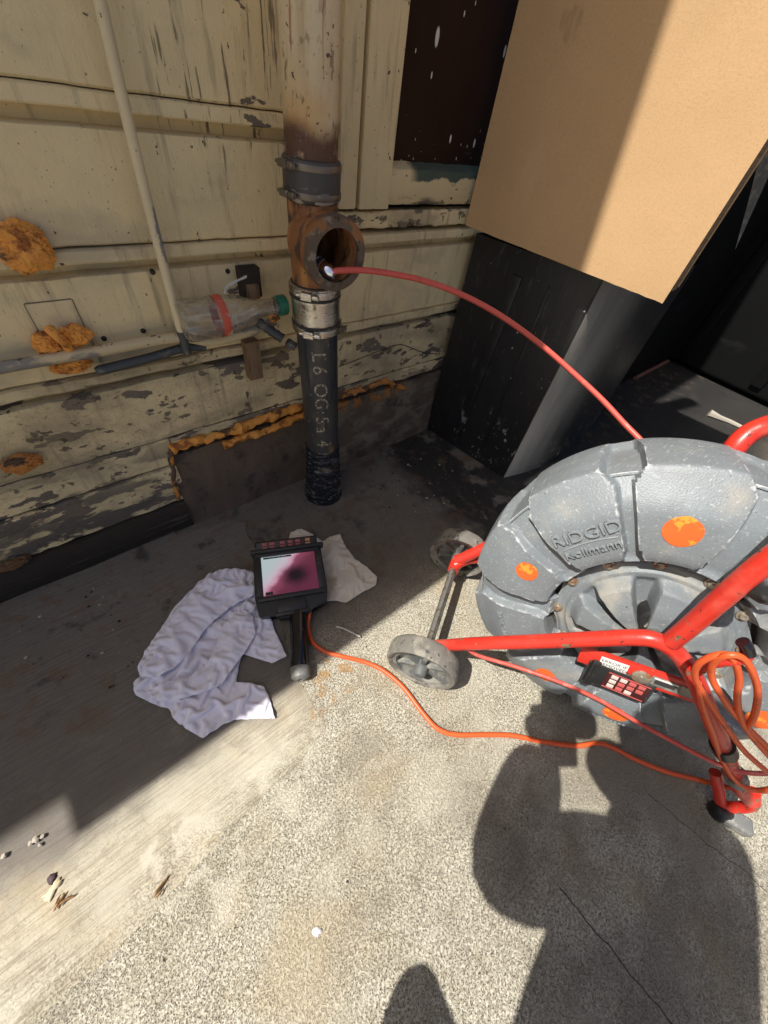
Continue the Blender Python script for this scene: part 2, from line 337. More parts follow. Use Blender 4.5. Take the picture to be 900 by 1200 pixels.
M_bin2 = mat('dull_black_plastic', (0.005, 0.005, 0.005), 0.6, layers=[dict(c=(0.03, 0.03, 0.03), s=4, st=(1, 1, 3), lo=0.6, hi=0.75, amt=.4)], rvar=0.1, spec=0.15)
# reel
M_drum = mat('scratched_blue_grey_plastic', (0.172, 0.192, 0.202), 0.46, layers=[
    dict(c=(0.20, 0.23, 0.245), s=14, lo=0.48, hi=0.7, det=7, amt=0.7),
    dict(c=(0.40, 0.42, 0.42), s=1, st=(40, 330, 330), lo=0.61, hi=0.66, det=4, amt=0.6, r=.6),
    dict(c=(0.40, 0.41, 0.40), s=1, st=(300, 60, 260), lo=0.65, hi=0.69, det=4, amt=0.6, r=.6),
    dict(c=(0.38, 0.40, 0.40), s=45, lo=0.985, hi=1.0, k='ridge', det=3, amt=0.5),
    dict(c=(0.36, 0.32, 0.25), s=9, lo=0.53, hi=0.74, det=8, amt=0.5, r=.7), dict(c=(0.05, 0.05, 0.05), s=150, lo=0.70, hi=0.73), dict(c=(0.50, 0.51, 0.50), s=90, lo=0.30, hi=0.60, det=6, k='edge', amt=.8, r=.6),
    dict(c=(0.10, 0.085, 0.065), s=5, lo=0.54, hi=0.70, det=9, amt=.45, r=.75)],
    var=0.05, bumps=((420, (1, 1, 1), 0.00045, 2), (45, (1, 1, 1), 0.0004, 3)))
M_drumtext = mat('drum_plastic_lettering', (0.20, 0.225, 0.235), 0.45, layers=[dict(c=(0.30, 0.30, 0.29), s=120, lo=0.5, hi=0.65, amt=.6)])
M_hub = mat('dusty_grey_plastic_hub', (0.165, 0.185, 0.195), 0.5, layers=[
    dict(c=(0.33, 0.31, 0.26), s=14, lo=0.45, hi=0.64, det=8, amt=0.65, r=.85), dict(c=(0.4, 0.38, 0.33), s=160, lo=0.62, hi=0.68, amt=.6), dict(c=(0.05, 0.05, 0.05), s=130, lo=0.68, hi=0.71)],
    bumps=((300, (1, 1, 1), 0.0008, 3),))
M_gap = mat('dark_rubber_gasket', (0.035, 0.032, 0.03), 0.8, layers=[dict(c=(0.12, 0.10, 0.08), s=40, lo=0.5, hi=0.7)])
M_dot = mat('faded_orange_sticker', (0.72, 0.12, 0.02), 0.6, layers=[dict(c=(0.75, 0.28, 0.03), s=60, lo=0.56, hi=0.62), dict(c=(0.12, 0.10, 0.06), s=120, lo=0.67, hi=0.69)], var=.05)
M_bolt = mat('dirty_zinc_bolt', (0.42, 0.38, 0.30), 0.4, metal=0.7, layers=[dict(c=(0.3, 0.15, 0.07), s=120, lo=0.5, hi=0.6, r=.8)])
M_red = mat('chipped_red_enamel', (0.58, 0.032, 0.018), 0.36, layers=[
    dict(c=(0.48, 0.03, 0.02), s=16, lo=0.5, hi=0.7, amt=.7),
    dict(c=(0.20, 0.13, 0.07), s=48, lo=0.625, hi=0.64, det=8, h=-0.0004, r=.8), dict(c=(0.05, 0.03, 0.02), s=150, st=(.6, 1, 1), lo=0.645, hi=0.66, det=6, h=-0.0003), dict(c=(0.72, 0.20, 0.14), s=9, lo=0.52, hi=0.66, det=7, amt=.35, r=.55)],
    var=.05, rvar=0.1, coat=0.15, bumps=((120, (1, 1, 1), 0.0003, 3),))
M_orange = mat('orange_cable_jacket', (0.70, 0.105, 0.025), 0.42, layers=[dict(c=(0.30, 0.07, 0.03), s=60, lo=0.60, hi=0.68, amt=.6)])
M_redcable = mat('salmon_red_push_cable', (0.55, 0.085, 0.06), 0.42, layers=[dict(c=(0.62, 0.30, 0.25), s=40, st=(1, 1, 1), lo=0.56, hi=0.7, amt=.5), dict(c=(0.25, 0.03, 0.03), s=30, lo=0.60, hi=0.7, amt=.6)])
M_tyre = mat('dusty_grey_rubber_tyre', (0.15, 0.14, 0.12), 0.85, layers=[dict(c=(0.28, 0.26, 0.21), s=30, lo=0.45, hi=0.6, det=7, amt=.8), dict(c=(0.06, 0.058, 0.05), s=80, lo=0.58, hi=0.64)], bumps=((200, (1, 1, 1), 0.0012, 4),))
M_rim = mat('dusty_grey_plastic_rim', (0.10, 0.105, 0.10), 0.6, layers=[dict(c=(0.26, 0.25, 0.21), s=26, lo=0.44, hi=0.6, det=7, amt=.8)], bumps=((150, (1, 1, 1), 0.0008, 4),))
M_axle = mat('scratched_zinc_axle', (0.30, 0.29, 0.26), 0.42, metal=0.7, layers=[dict(c=(0.14, 0.12, 0.09), s=50, lo=0.5, hi=0.6, r=.8)])
M_blackp = mat('black_abs_plastic', (0.018, 0.018, 0.018), 0.4, layers=[dict(c=(0.16, 0.15, 0.13), s=40, lo=0.60, hi=0.75, amt=.5, r=.7)], rvar=.1, bumps=((250, (1, 1, 1), 0.0003, 3),))
M_gloss = mat('glossy_black_handle', (0.010, 0.010, 0.012), 0.14, layers=[dict(c=(0.10, 0.09, 0.08), s=50, lo=0.66, hi=0.72, r=.6)])
M_greyp = mat('grey_plastic', (0.17, 0.17, 0.16), 0.5, layers=[dict(c=(0.30, 0.28, 0.24), s=60, lo=0.5, hi=0.65)])
M_white = mat('white_label', (0.72, 0.70, 0.66), 0.6)
M_ink = mat('black_ink', (0.03, 0.03, 0.03), 0.6)
M_key = mat('pale_key_print', (0.62, 0.50, 0.45), 0.5)
M_keyred = mat('red_key_print', (0.50, 0.10, 0.09), 0.5)
M_pad = mat('black_keypad_with_red_tint', (0.05, 0.012, 0.012), 0.4)
M_chrome = mat('polished_steel_camera_head', (0.75, 0.75, 0.76), 0.15, metal=1.0)
M_green = mat('green_bottle_cap', (0.015, 0.14, 0.085), 0.4)
M_label = mat('red_bottle_label', (0.52, 0.09, 0.05), 0.5, layers=[dict(c=(0.62, 0.55, 0.45), s=50, lo=0.58, hi=0.62)])
M_bristle = mat('aged_zip_tie_plastic', (0.6, 0.56, 0.48), 0.5)
def cloth_mat(name, c1, c2, ws):
    m = mat(name, c1, 0.9, layers=[dict(c=c2, s=12, lo=0.50, hi=0.75, amt=.5)], var=.04, bumps=((ws, (1, 1, 1), 0.0008, 3),))
    nt = m.node_tree; N = nt.nodes; L = nt.links
    wv = N.new('ShaderNodeTexWave'); wv.inputs['Scale'].default_value = 150; wv.inputs['Distortion'].default_value = 5.0; wv.inputs['Detail'].default_value = 2; wv.inputs['Detail Scale'].default_value = 0.4
    L.new(N['Geometry'].outputs['Position'] if 'Geometry' in N else N.new('ShaderNodeNewGeometry').outputs['Position'], wv.inputs['Vector'])
    bp = [n for n in N if n.type == 'BUMP'][0]; b2 = N.new('ShaderNodeBump'); b2.inputs['Distance'].default_value = 0.0006; b2.inputs['Strength'].default_value = 0.35
    L.new(wv.outputs['Fac'], b2.inputs['Height']); L.new(bp.outputs[0], b2.inputs['Normal']); L.new(b2.outputs[0], N['Principled BSDF'].inputs['Normal'])
    N['Principled BSDF'].inputs['Subsurface Weight'].default_value = 0.1; N['Principled BSDF'].inputs['Subsurface Radius'].default_value = (0.004, 0.004, 0.004)
    return m
M_rag = cloth_mat('pale_lavender_ribbed_cotton', (0.80, 0.78, 0.88), (0.70, 0.67, 0.78), 300)
M_towel = mat('creased_cream_paper_towel', (0.66, 0.60, 0.50), 0.9, layers=[dict(c=(0.40, 0.32, 0.20), s=12, st=(1, 1, 1), lo=0.45, hi=0.62, amt=.8, blob=[(0.24, 0.44, 0.02, 0.085)])], var=.05, bumps=((300, (1, 1, 1), 0.0006, 3),))
M_leaf = mat('dry_brown_leaf', (0.42, 0.24, 0.11), 0.8, obj_space=False)
M_leafp = mat('pale_paper_scrap', (0.60, 0.50, 0.33), 0.8)
M_purple = mat('dark_purple_scrap', (0.07, 0.04, 0.05), 0.7)
M_stone = mat('grey_pebble', (0.36, 0.32, 0.26), 0.9, bumps=((200, (1, 1, 1), 0.001, 4),))

# ------------------------------------------------------------------ ground
BROOM = (12, 150, 1)
def concrete(name, broom):
    ly = [dict(c=(0.32, 0.28, 0.20), s=5, lo=0.42, hi=0.7, det=6, amt=.6), dict(c=(0.26, 0.22, 0.15), s=38, lo=0.50, hi=0.64, det=6, amt=.35)]
    if broom:
        ly += [dict(c=(0.23, 0.195, 0.14), s=1.6, st=(9, 230, 1), lo=0.47, hi=0.62, det=8, amt=.6),
               dict(c=(0.19, 0.16, 0.11), s=420, lo=0.55, hi=0.66, det=2, amt=.5),
               dict(c=(0.14, 0.115, 0.08), s=380, lo=0.52, hi=0.60, det=8, amt=.6, h=-0.0009, rng=[((0.15, -0.99, 0.0), -0.21, -0.08)], j=0.16)]
    else:
        ly += [dict(c=(0.24, 0.20, 0.135), s=230, lo=0.42, hi=0.64, det=8, amt=.7, h=-0.0008),
               dict(c=(0.085, 0.068, 0.045), s=380, lo=0.66, hi=0.74, det=6, amt=.75, k='voronoi', h=-0.0010),
               dict(c=(0.085, 0.068, 0.045), s=430, lo=0.56, hi=0.62, det=8, amt=.65, h=-0.0006),
               dict(c=(0.64, 0.60, 0.49), s=300, lo=0.58, hi=0.68, det=6, amt=.6),
               dict(c=(0.07, 0.06, 0.045), s=60, lo=0.70, hi=0.72, det=4, h=-0.002)]
    ly += [dict(c=(0.36, 0.20, 0.06), s=30, lo=0.48, hi=0.60, det=6, amt=.7, blob=[(0.155, 0.195, 0.0, 0.055), (0.10, 0.165, 0, 0.02)]),
           dict(c=(0.52, 0.48, 0.38), s=22, lo=0.47, hi=0.56, det=7, amt=.8, blob=[(-0.17, 0.11, 0, 0.06), (0.0, 0.10, 0, 0.05), (-0.12, 0.03, 0.0, .05)]),
           # wall-side shade painted into the slab colour, followed by grime blotches and stains
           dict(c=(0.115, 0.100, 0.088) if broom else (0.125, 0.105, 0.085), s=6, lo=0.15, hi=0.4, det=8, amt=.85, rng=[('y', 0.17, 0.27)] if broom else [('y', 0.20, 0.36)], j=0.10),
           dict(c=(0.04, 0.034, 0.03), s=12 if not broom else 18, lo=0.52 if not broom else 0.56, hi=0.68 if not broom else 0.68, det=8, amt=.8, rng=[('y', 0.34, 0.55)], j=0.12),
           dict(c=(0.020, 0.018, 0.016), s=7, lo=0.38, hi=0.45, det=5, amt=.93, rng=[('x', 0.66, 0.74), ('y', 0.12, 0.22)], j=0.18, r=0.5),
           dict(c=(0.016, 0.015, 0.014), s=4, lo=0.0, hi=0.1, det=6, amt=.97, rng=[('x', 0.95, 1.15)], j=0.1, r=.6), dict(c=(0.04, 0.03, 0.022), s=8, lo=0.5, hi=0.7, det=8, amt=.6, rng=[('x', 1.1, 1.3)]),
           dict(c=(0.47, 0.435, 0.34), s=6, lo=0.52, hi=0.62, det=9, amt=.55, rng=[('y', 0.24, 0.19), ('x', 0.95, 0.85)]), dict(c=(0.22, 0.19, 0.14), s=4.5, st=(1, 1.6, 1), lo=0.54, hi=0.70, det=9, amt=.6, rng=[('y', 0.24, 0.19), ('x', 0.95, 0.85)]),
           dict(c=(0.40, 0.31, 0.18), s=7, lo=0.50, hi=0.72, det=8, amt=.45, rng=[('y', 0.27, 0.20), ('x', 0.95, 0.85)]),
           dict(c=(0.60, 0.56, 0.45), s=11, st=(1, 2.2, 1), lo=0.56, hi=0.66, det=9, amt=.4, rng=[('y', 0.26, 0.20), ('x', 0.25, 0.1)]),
           dict(c=(0.15, 0.09, 0.05), s=24, lo=0.55, hi=0.62, det=6, amt=.5, rng=[('y', 0.22, 0.4)]),
           dict(c=(0.35, 0.32, 0.28), s=200, lo=0.70, hi=0.72, det=4, rng=[('y', 0.2, 0.3)]),
           dict(c=(0.16, 0.135, 0.10), s=5, lo=0.40, hi=0.58, det=7, amt=.55, rng=[('y', -0.05, -0.16), ('x', 0.05, 0.25)], j=0.1)]
    bm = ((500, (1, 1, 1), 0.0005, 2), (1.6, (7, 110, 1), 0.0034, 6), (30, (1, 1, 1), 0.0012, 4)) if broom else ((330, (1, 1, 1), 0.0016, 3), (40, (1, 1, 1), 0.001, 4))
    return mat(name, (0.53, 0.50, 0.40) if not broom else (0.47, 0.43, 0.325), 0.85, layers=ly, var=.07, vs=9, bumps=bm)
M_aggr = concrete('exposed_aggregate_concrete', False)
M_broom = concrete('broomed_concrete', True)
def add_crack(m, pts, wd):
    """a thin dark crack along a jittered line (fine relief)"""
    nt = m.node_tree; N = nt.nodes; L = nt.links; P = [n for n in N if n.type == 'NEW_GEOMETRY'][0].outputs['Position']
    jn = N.new('ShaderNodeTexNoise'); jn.inputs['Scale'].default_value = 25; L.new(P, jn.inputs['Vector'])
    def mth(op, a, b=None):
        n = N.new('ShaderNodeMath'); n.operation = op
        for i, x in enumerate((a, b)):
            if x is None: continue
            if isinstance(x, (int, float)): n.inputs[i].default_value = x
            else: L.new(x, n.inputs[i])
        return n.outputs[0]
    a, b = V(pts[0]), V(pts[1]); d = (b - a).normalized(); nrm = V((-d.y, d.x, 0))
    def dot(v): n = N.new('ShaderNodeVectorMath'); n.operation = 'DOT_PRODUCT'; n.inputs[1].default_value = v; L.new(P, n.inputs[0]); return n.outputs['Value']
    dist = mth('ABSOLUTE', mth('ADD', mth('SUBTRACT', dot(nrm), a.dot(nrm)), mth('MULTIPLY', mth('SUBTRACT', jn.outputs['Fac'], 0.5), 0.02)))
    along = mth('SUBTRACT', dot(d), a.dot(d)); ln = (b - a).length
    k = mth('MULTIPLY', mth('LESS_THAN', dist, wd), mth('MULTIPLY', mth('GREATER_THAN', along, 0.0), mth('LESS_THAN', along, ln)))
    bs = N['Principled BSDF']; src = bs.inputs['Base Color'].links[0].from_socket
    mx = N.new('ShaderNodeMix'); mx.data_type = 'RGBA'; L.new(mth('MULTIPLY', k, .85), mx.inputs['Factor']); L.new(src, mx.inputs['A']); mx.inputs['B'].default_value = (.03, .025, .02, 1); L.new(mx.outputs['Result'], bs.inputs['Base Color'])
add_crack(M_aggr, (tuple(at(655, 1040)), tuple(at(800, 1215))), 0.0011)
add_crack(M_aggr, (tuple(at(760, 930)), tuple(at(900, 1045))), 0.0007)
bm = bmesh.new()
n = 40
gs = [bm.verts.new((-60 + 120 * i, -60 + 120 * j, 0)) for i in (0, 1) for j in (0, 1)]
bm.faces.new((gs[0], gs[2], gs[3], gs[1]))
tagp(obj('ground', bm, M_aggr, smooth=False), 'grey exposed-aggregate concrete yard, sunlit in front, with painted shade and grime near the wall', kind='structure')
# broomed apron strip, a thin skim over the aggregate slab
edge_px = [(205, 627), (222, 622), (240, 620), (258, 614), (275, 611), (288, 614), (291, 630), (300, 645), (318, 700), (338, 760), (352, 800), (372, 835), (380, 852), (352, 890), (318, 925), (270, 970), (215, 1030), (150, 1100), (95, 1150), (30, 1205)]
E = [at(*p) for p in edge_px]
E = cr(E, 7)
poly = [(p.x + 0.006 * (noise.noise(p * 40)) + 0.004 * noise.noise(p * 130), p.y + 0.006 * noise.noise(p * 40 + V((9, 9, 9)))) for p in E] + [(-1.2, -0.35), (-2.5, -0.35), (-2.5, 0.757)]
poly[0] = (poly[0][0], 0.757)
bm = bmesh.new(); prism(bm, poly, 0.0, 0.003)
for v in bm.verts:
    if v.co.z > 0.001: v.co.z = 0.0006 + 0.0028 * sstep(0.30, 0.5, v.co.y) if v.co.x > -1 else 0.003
bmesh.ops.triangulate(bm, faces=bm.faces[:])
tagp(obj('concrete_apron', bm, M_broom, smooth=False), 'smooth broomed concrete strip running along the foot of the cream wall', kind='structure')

# ------------------------------------------------------------------ the wall
WY = 0.755
wall = thing('wooden_wall', (0.4, WY, 0), 'cream painted wooden plank wall with peeling paint and a dark window, above concrete with painted shade and grime', 'wall')
def board_profile(z0, z1, dy=0.0, strip=True):
    """(y,z) outline from bottom to top: face, groove under the strip, projecting strip, top"""
    y = WY + dy
    P = [(y + 0.030, z0 + 0.0012), (y + 0.003, z0 + 0.0012), (y, z0 + 0.004)]
    if strip:
        P += [(y, z1 - 0.036), (y + 0.003, z1 - 0.0345), (y + 0.020, z1 - 0.033), (y + 0.021, z1 - 0.0190), (y - 0.004, z1 - 0.0185), (y - 0.0055, z1 - 0.0165), (y - 0.0045, z1 - 0.003), (y + 0.002, z1 - 0.0008)]
    else: P += [(y, z1 - 0.003), (y + 0.002, z1 - 0.0008)]
    P += [(y + 0.030, z1 - 0.0008)]
    return P
def board(x0, x1, z0, z1, m, dy=0.0, strip=True, rag=0.0008, name='board', label=None, parent=None):
    bm = bmesh.new(); prof = board_profile(z0, z1, dy, strip); nx = max(2, int((x1 - x0) / 0.012)); nx = min(nx, 160); rings = []
    for i in range(nx + 1):
        x = x0 + (x1 - x0) * i / nx; ring = []
        for k, (y, z) in enumerate(prof):
            q = V((x * 22, z * 30, 3.3)); e = noise.noise(q) * rag
            e2 = noise.noise(V((x * 70, z * 9, 1.1))) * rag
            w_ = 0.0015 * noise.noise(V((x * 2.2, z0 * 9, 0)))
            ring.append(bm.verts.new((x, y + (e2 if 0 < k < len(prof) - 1 else 0), z + (e + e2 + w_ if 1 <= k < len(prof) - 1 else w_))))
        rings.append(ring)
    for i in range(nx):
        for k in range(len(prof) - 1):
            bm.faces.new((rings[i][k], rings[i][k + 1], rings[i + 1][k + 1], rings[i + 1][k]))
    bm.faces.new(rings[0][::-1]); bm.faces.new(rings[-1])
    bmesh.ops.recalc_face_normals(bm, faces=bm.faces[:])
    return obj(name, bm, m, parent or wall, label=label)
XR = 2.3
for z0, z1 in ((0.77, 0.94), (0.94, 1.11), (1.11, 1.28), (1.28, 1.45), (1.45, 1.62), (1.62, 1.79), (1.79, 1.96), (1.96, 2.13), (2.13, 2.32), (2.32, 2.51), (2.51, 2.70), (2.70, 2.88)):
    board(-2.6, 0.512, z0, z1, M_p1)
    if z0 > 1.6 or z0 > 1.27: board(0.512, XR, z0, z1, M_p1)
board(-2.6, 0.512, 0.61, 0.77, M_p1)
board(0.513, XR, 0.615, 0.647, M_p2, dy=-0.004, strip=False, rag=0.0025)
board(-2.6, XR, 0.43, 0.6098, M_p1)
board(-2.6, XR, 0.262, 0.43, M_p2, rag=0.0016)
board(-2.6, 0.098, 0.19, 0.262, M_p2, strip=False, rag=0.002)
board(0.100, XR, 0.225, 0.262, M_p3, strip=False, rag=0.003)
board(-2.6, 0.092, 0.085, 0.1895, M_p3, dy=-0.008, strip=False, rag=0.003)
# repair square let into the siding around the twin foam plug
pp = [at(23, 345, y=WY), at(91, 345, y=WY), at(107, 410, y=WY), at(34, 410, y=WY)]
bm = bmesh.new(); box(bm, ((0.001 + 0.075) / 2 - 0.012, WY - 0.0015, 0.498), (0.072, 0.004, 0.088), bev=0.0008)
x_a, x_b = at(25, 350, y=WY).x, at(97, 380, y=WY).x
bm.free(); bm = bmesh.new(); box(bm, ((x_a + x_b) / 2, WY - 0.0008, 0.497), (x_b - x_a, 0.003, 0.100), bev=0.0008)
obj('patch_panel', bm, M_p1, wall)
for sgn in (0, 1):
    bm = bmesh.new(); box(bm, ((x_a, x_b)[sgn] + (-0.0009, 0.0009)[sgn], WY - 0.0006, 0.497), (0.0008, 0.0026, 0.100)); obj('patch_joint', bm, M_joint, wall, smooth=False)
bm = bmesh.new(); box(bm, ((x_a + x_b) / 2, WY - 0.0006, 0.5478), (x_b - x_a, 0.0026, 0.0008)); obj('patch_joint', bm, M_joint, wall, smooth=False)
# kick board
bm = bmesh.new(); nx = 60; prof = [(0.0, 0.0), (-0.020, 0.0), (-0.024, 0.03), (-0.020, 0.075), (-0.012, 0.084), (0.0, 0.0845)]; rings = []
for i in range(nx + 1):
    x = -2.6 + (0.080 + 2.6) * (i / nx) ** 0.5
    rings.append([bm.verts.new((x, WY + y + 0.004 * noise.noise(V((x * 9, z * 30, 5))), z + (0.006 * noise.noise(V((x * 11, z, 8))) if z > 0.05 else 0))) for y, z in prof])
for i in range(nx):
    for k in range(len(prof) - 1): bm.faces.new((rings[i][k], rings[i][k + 1], rings[i + 1][k + 1], rings[i + 1][k]))
bm.faces.new(rings[-1]); bmesh.ops.recalc_face_normals(bm, faces=bm.faces[:])
obj('kick_board', bm, M_darkwood, wall, label='blackened wooden kick board along the foot of the wall')
# concrete curb right of the kick board
bm = bmesh.new(); nx = 150; rings = []
for i in range(nx + 1):
    x = 0.081 + (XR - 0.081) * (i / nx) ** 1.5; ring = []
    for k in range(13):
        t = k / 12; z = 0.215 * t; y = WY - 0.020 + 0.018 * t
        if x > 0.42: y -= 0.006 * sstep(0.42, 0.47, x) * (1 - t)
        y += 0.006 * noise.noise(V((x * 12, z * 14, 2))) + 0.003 * noise.noise(V((x * 45, z * 50, 7)))
        if 0.60 < x < 0.66: y += 0.012 * math.exp(-((z - 0.11) / 0.05) ** 2) * math.sin(math.pi * (x - 0.60) / 0.06)
        ring.append(bm.verts.new((x, y, z)))
    ring.append(bm.verts.new((x, WY + 0.02, 0.217))); rings.append(ring)
for i in range(nx):
    for k in range(13): bm.faces.new((rings[i][k], rings[i][k + 1], rings[i + 1][k + 1], rings[i + 1][k]))
bm.faces.new(rings[0]); bmesh.ops.recalc_face_normals(bm, faces=bm.faces[:])
obj('curb', bm, M_curb, wall, label='stained brown concrete curb under the planks')
# backing behind the planks
bm = bmesh.new(); box(bm, ((XR - 2.6) / 2, WY + 0.11, 1.45), (XR + 2.6, 0.16, 2.86)); obj('wall_backing', bm, M_black, wall, smooth=False)
# roof edge: coping, then unseen pieces added to step the shade edge on the yard
bm = bmesh.new(); box(bm, ((XR - 2.6) / 2, WY + 0.09, 2.915), (XR + 2.6 + 0.8, 0.16, 0.05), bev=0.004); obj('coping', bm, M_trim, wall)
bm = bmesh.new(); box(bm, (-0.58, 0.450 + 0.075, 1.49), (1.30, 0.15, 0.022), bev=0.003); obj('shade_plank', bm, M_trim, wall, label='added unseen plank on brackets that casts the floor shade edge')  # unseen plank, added only to cast the sharp shade edge on the floor
for xx in (-1.1, -0.6, -0.1):
    bm = bmesh.new(); box(bm, (xx, 0.61, 1.470), (0.03, 0.29, 0.018), bev=0.002); box(bm, (xx, 0.742, 1.39), (0.03, 0.02, 0.17), bev=0.002); obj('shade_plank_bracket', bm, M_greyp, wall)
bm = bmesh.new(); box(bm, (-3.04, 0.715 + 0.05, 2.91), (1.9, 0.10, 0.06), bev=0.004); obj('shade_strip', bm, M_greyp, wall)  # unseen strip added by the coping to shift the left shade edge
# window with casing
win = obj('window', (lambda b: (box(b, (0.966, 0.7795, 0.97), (0.668, 0.005, 0.53)), b)[1])(bmesh.new()), M_glass, wall, smooth=False, label='dark window pane flecked with cream paint')
def casing(x0, x1, z0, z1, dy, m=M_trim, name='casing', parent=win, th=0.022):
    bm = bmesh.new(); box(bm, ((x0 + x1) / 2, WY - dy + th / 2, (z0 + z1) / 2), (x1 - x0, th, z1 - z0), bev=0.0018)
    return obj(name, bm, m, parent)
casing(0.515, 0.553, 0.652, 1.30, 0.010); casing(0.5595, 0.633, 0.652, 1.30, 0.014, th=0.05)
casing(1.30, 1.40, 0.652, 1.30, 0.012); casing(0.634, 1.299, 1.235, 1.30, 0.010, th=0.04)
bm = bmesh.new()
prof = [(WY + 0.028, 0.722), (WY + 0.020, 0.721), (WY - 0.002, 0.712), (WY - 0.006, 0.704), (WY - 0.006, 0.664), (WY - 0.003, 0.657), (WY + 0.03, 0.656)]
rings = []
for i in range(81):
    x = 0.634 + 0.665 * i / 80; rings.append([bm.verts.new((x, y + 0.001 * noise.noise(V((x * 60, z * 60, 1))), z + 0.0016 * noise.noise(V((x * 40, z * 10, 4))))) for y, z in prof])
for i in range(80):
    for k in range(len(prof) - 1): bm.faces.new((rings[i][k], rings[i][k + 1], rings[i + 1][k + 1], rings[i + 1][k]))
bm.faces.new(rings[0]); bmesh.ops.recalc_face_normals(bm, faces=bm.faces[:]); obj('sill', bm, M_sill, win)
bm = bmesh.new(); tube(bm, [(0.641, 0.775, 0.722), (0.643, 0.775, 0.80), (0.650, 0.775, 0.86), (0.652, 0.775, 1.23)], 0.0035, 6); obj('pane_bead', bm, M_greyp, win)
# foam
def blob(name, c, s, m, parent, seed=0, label=None, bite=0.0, sub=5):
    bm = bmesh.new(); bmesh.ops.create_icosphere(bm, subdivisions=sub, radius=1)
    for v in bm.verts:
        d = v.co.normalized(); r = 1 + 0.24 * noise.noise(d * 1.7 + V((seed, 0, 0))) + 0.13 * noise.noise(d * 4.2 + V((0, seed, 0))) + 0.10 * (1 - abs(noise.noise(V((d.x * 5, d.y * 3, d.z * 9)) + V((seed, seed, 2)))) * 3) + 0.015 * noise.noise(d * 15)
        p = V((d.x * s[0], d.y * s[1], d.z * s[2])) * r
        v.co = V(c) + p
    return obj(name, bm, m, parent, label=label)
c = at(26, 290, y=WY - 0.008)
blob('foam_plug', c, (0.031, 0.016, 0.027), M_foam, wall, 3, 'large round plug of cracked orange foam')
c = at(52, 396, y=WY - 0.008); blob('foam_plug', at(88, 393, y=WY - 0.012), (0.021, 0.014, 0.014), M_foam, wall, 8, 'twisted lobed orange foam plug above the pipe')
blob('foam_plug', at(56, 402, y=WY - 0.008), (0.018, 0.014, 0.016), M_foam, wall, 9)
bm = bmesh.new(); tube(bm, cr([at(57, 385, y=WY - 0.02), at(66, 393, y=WY - 0.03), at(76, 402, y=WY - 0.026), at(82, 411, y=WY - 0.015)], 5), [0.007] * 16, 10); obj('foam_string', bm, M_foam, wall)
blob('foam_plug', at(83, 428, y=WY - 0.006), (0.027, 0.012, 0.012), M_foam, wall, 12, 'flat smear of orange foam below the pipe')
blob('foam_plug', at(25, 543, y=WY - 0.008), (0.026, 0.014, 0.016), M_foamold, wall, 15, 'small dirty foam plug low on the wall')
blob('foam_plug', at(321, 372, y=0.715), (0.010, 0.008, 0.007), M_foam, wall, 21, 'tiny foam bead beside the green cap')
blob('foam_plug', at(12, 662, y=WY - 0.015), (0.030, 0.008, 0.012), M_darkfoam, wall, 25, 'brown foam lump over the kick board')
def bead(path, r0, m, seed, label=None):
    P = cr(path, 10); bm = bmesh.new(); rr = [r0 * (0.75 + 0.6 * abs(noise.noise(p * 30 + V((seed, 0, 0)))) + 0.5 * abs(noise.noise(p * 75))) for p in P]
    tube(bm, P, rr, 14, flat=1.0)
    for v in bm.verts: v.co += V((noise.noise(v.co * 60), noise.noise(v.co * 60 + V((5, 5, 5))), noise.noise(v.co * 60 + V((8, 1, 5))))) * r0 * 0.6
    return obj('foam_bead', bm, m, wall, label=label)
Pf = [at(200, 526, y=WY), at(228, 516, y=WY - 0.003), at(260, 509, y=WY - 0.004), at(290, 498, y=WY - 0.004), at(320, 487, y=WY - 0.004), at(355, 476, y=WY - 0.002)]
bead(Pf, 0.011, M_foam, 1, 'bead of orange foam along the top of the curb')
bead([at(262, 522, y=WY - 0.006), at(285, 512, y=WY - 0.008), at(310, 506, y=WY - 0.008), at(335, 495, y=WY - 0.008), at(356, 486, y=WY - 0.006)], 0.0095, M_foam, 2)
bead([at(200, 526, y=WY - 0.004), at(202, 545, y=WY - 0.006), at(204, 562, y=WY - 0.010), at(209, 585, y=WY - 0.015)], 0.0045, M_foamold, 3)
bead([at(400, 463, y=WY - 0.002), at(425, 456, y=WY - 0.004), at(450, 447, y=WY - 0.004), at(462, 452, y=WY - 0.004), at(474, 455, y=WY - 0.002)], 0.008, M_foamold, 4)
# wooden blocks
bm = bmesh.new(); box(bm, (0.303, WY - 0.014, 0.402), (0.030, 0.022, 0.082), bev=0.0015); obj('wood_block', bm, M_barewood, wall, label='bare wooden block under the pipe')
bm = bmesh.new(); box(bm, (0.318, WY - 0.012, 0.548), (0.038, 0.020, 0.050), bev=0.0015); obj('wood_block', bm, M_darkwood, wall, label='dark wooden block behind the bottle')
bm = bmesh.new(); box(bm, (0.318, WY - 0.0245, 0.535), (0.024, 0.006, 0.026), bev=0.0015); obj('wood_chip', bm, M_barewood, wall)
# small nail heads and holes
for p in ((179, 319), (267, 318), (168, 388), (122, 397)):
    q = at(*p, y=WY - 0.001); bm = bmesh.new(); lathe(bm, [(0, 0.003), (0.003, 0.0025), (0.0042, 0.0), (0.0042, -0.004)], frame(q, (0, -1, 0)), 12); obj('nail_head', bm, M_darkwood, wall)

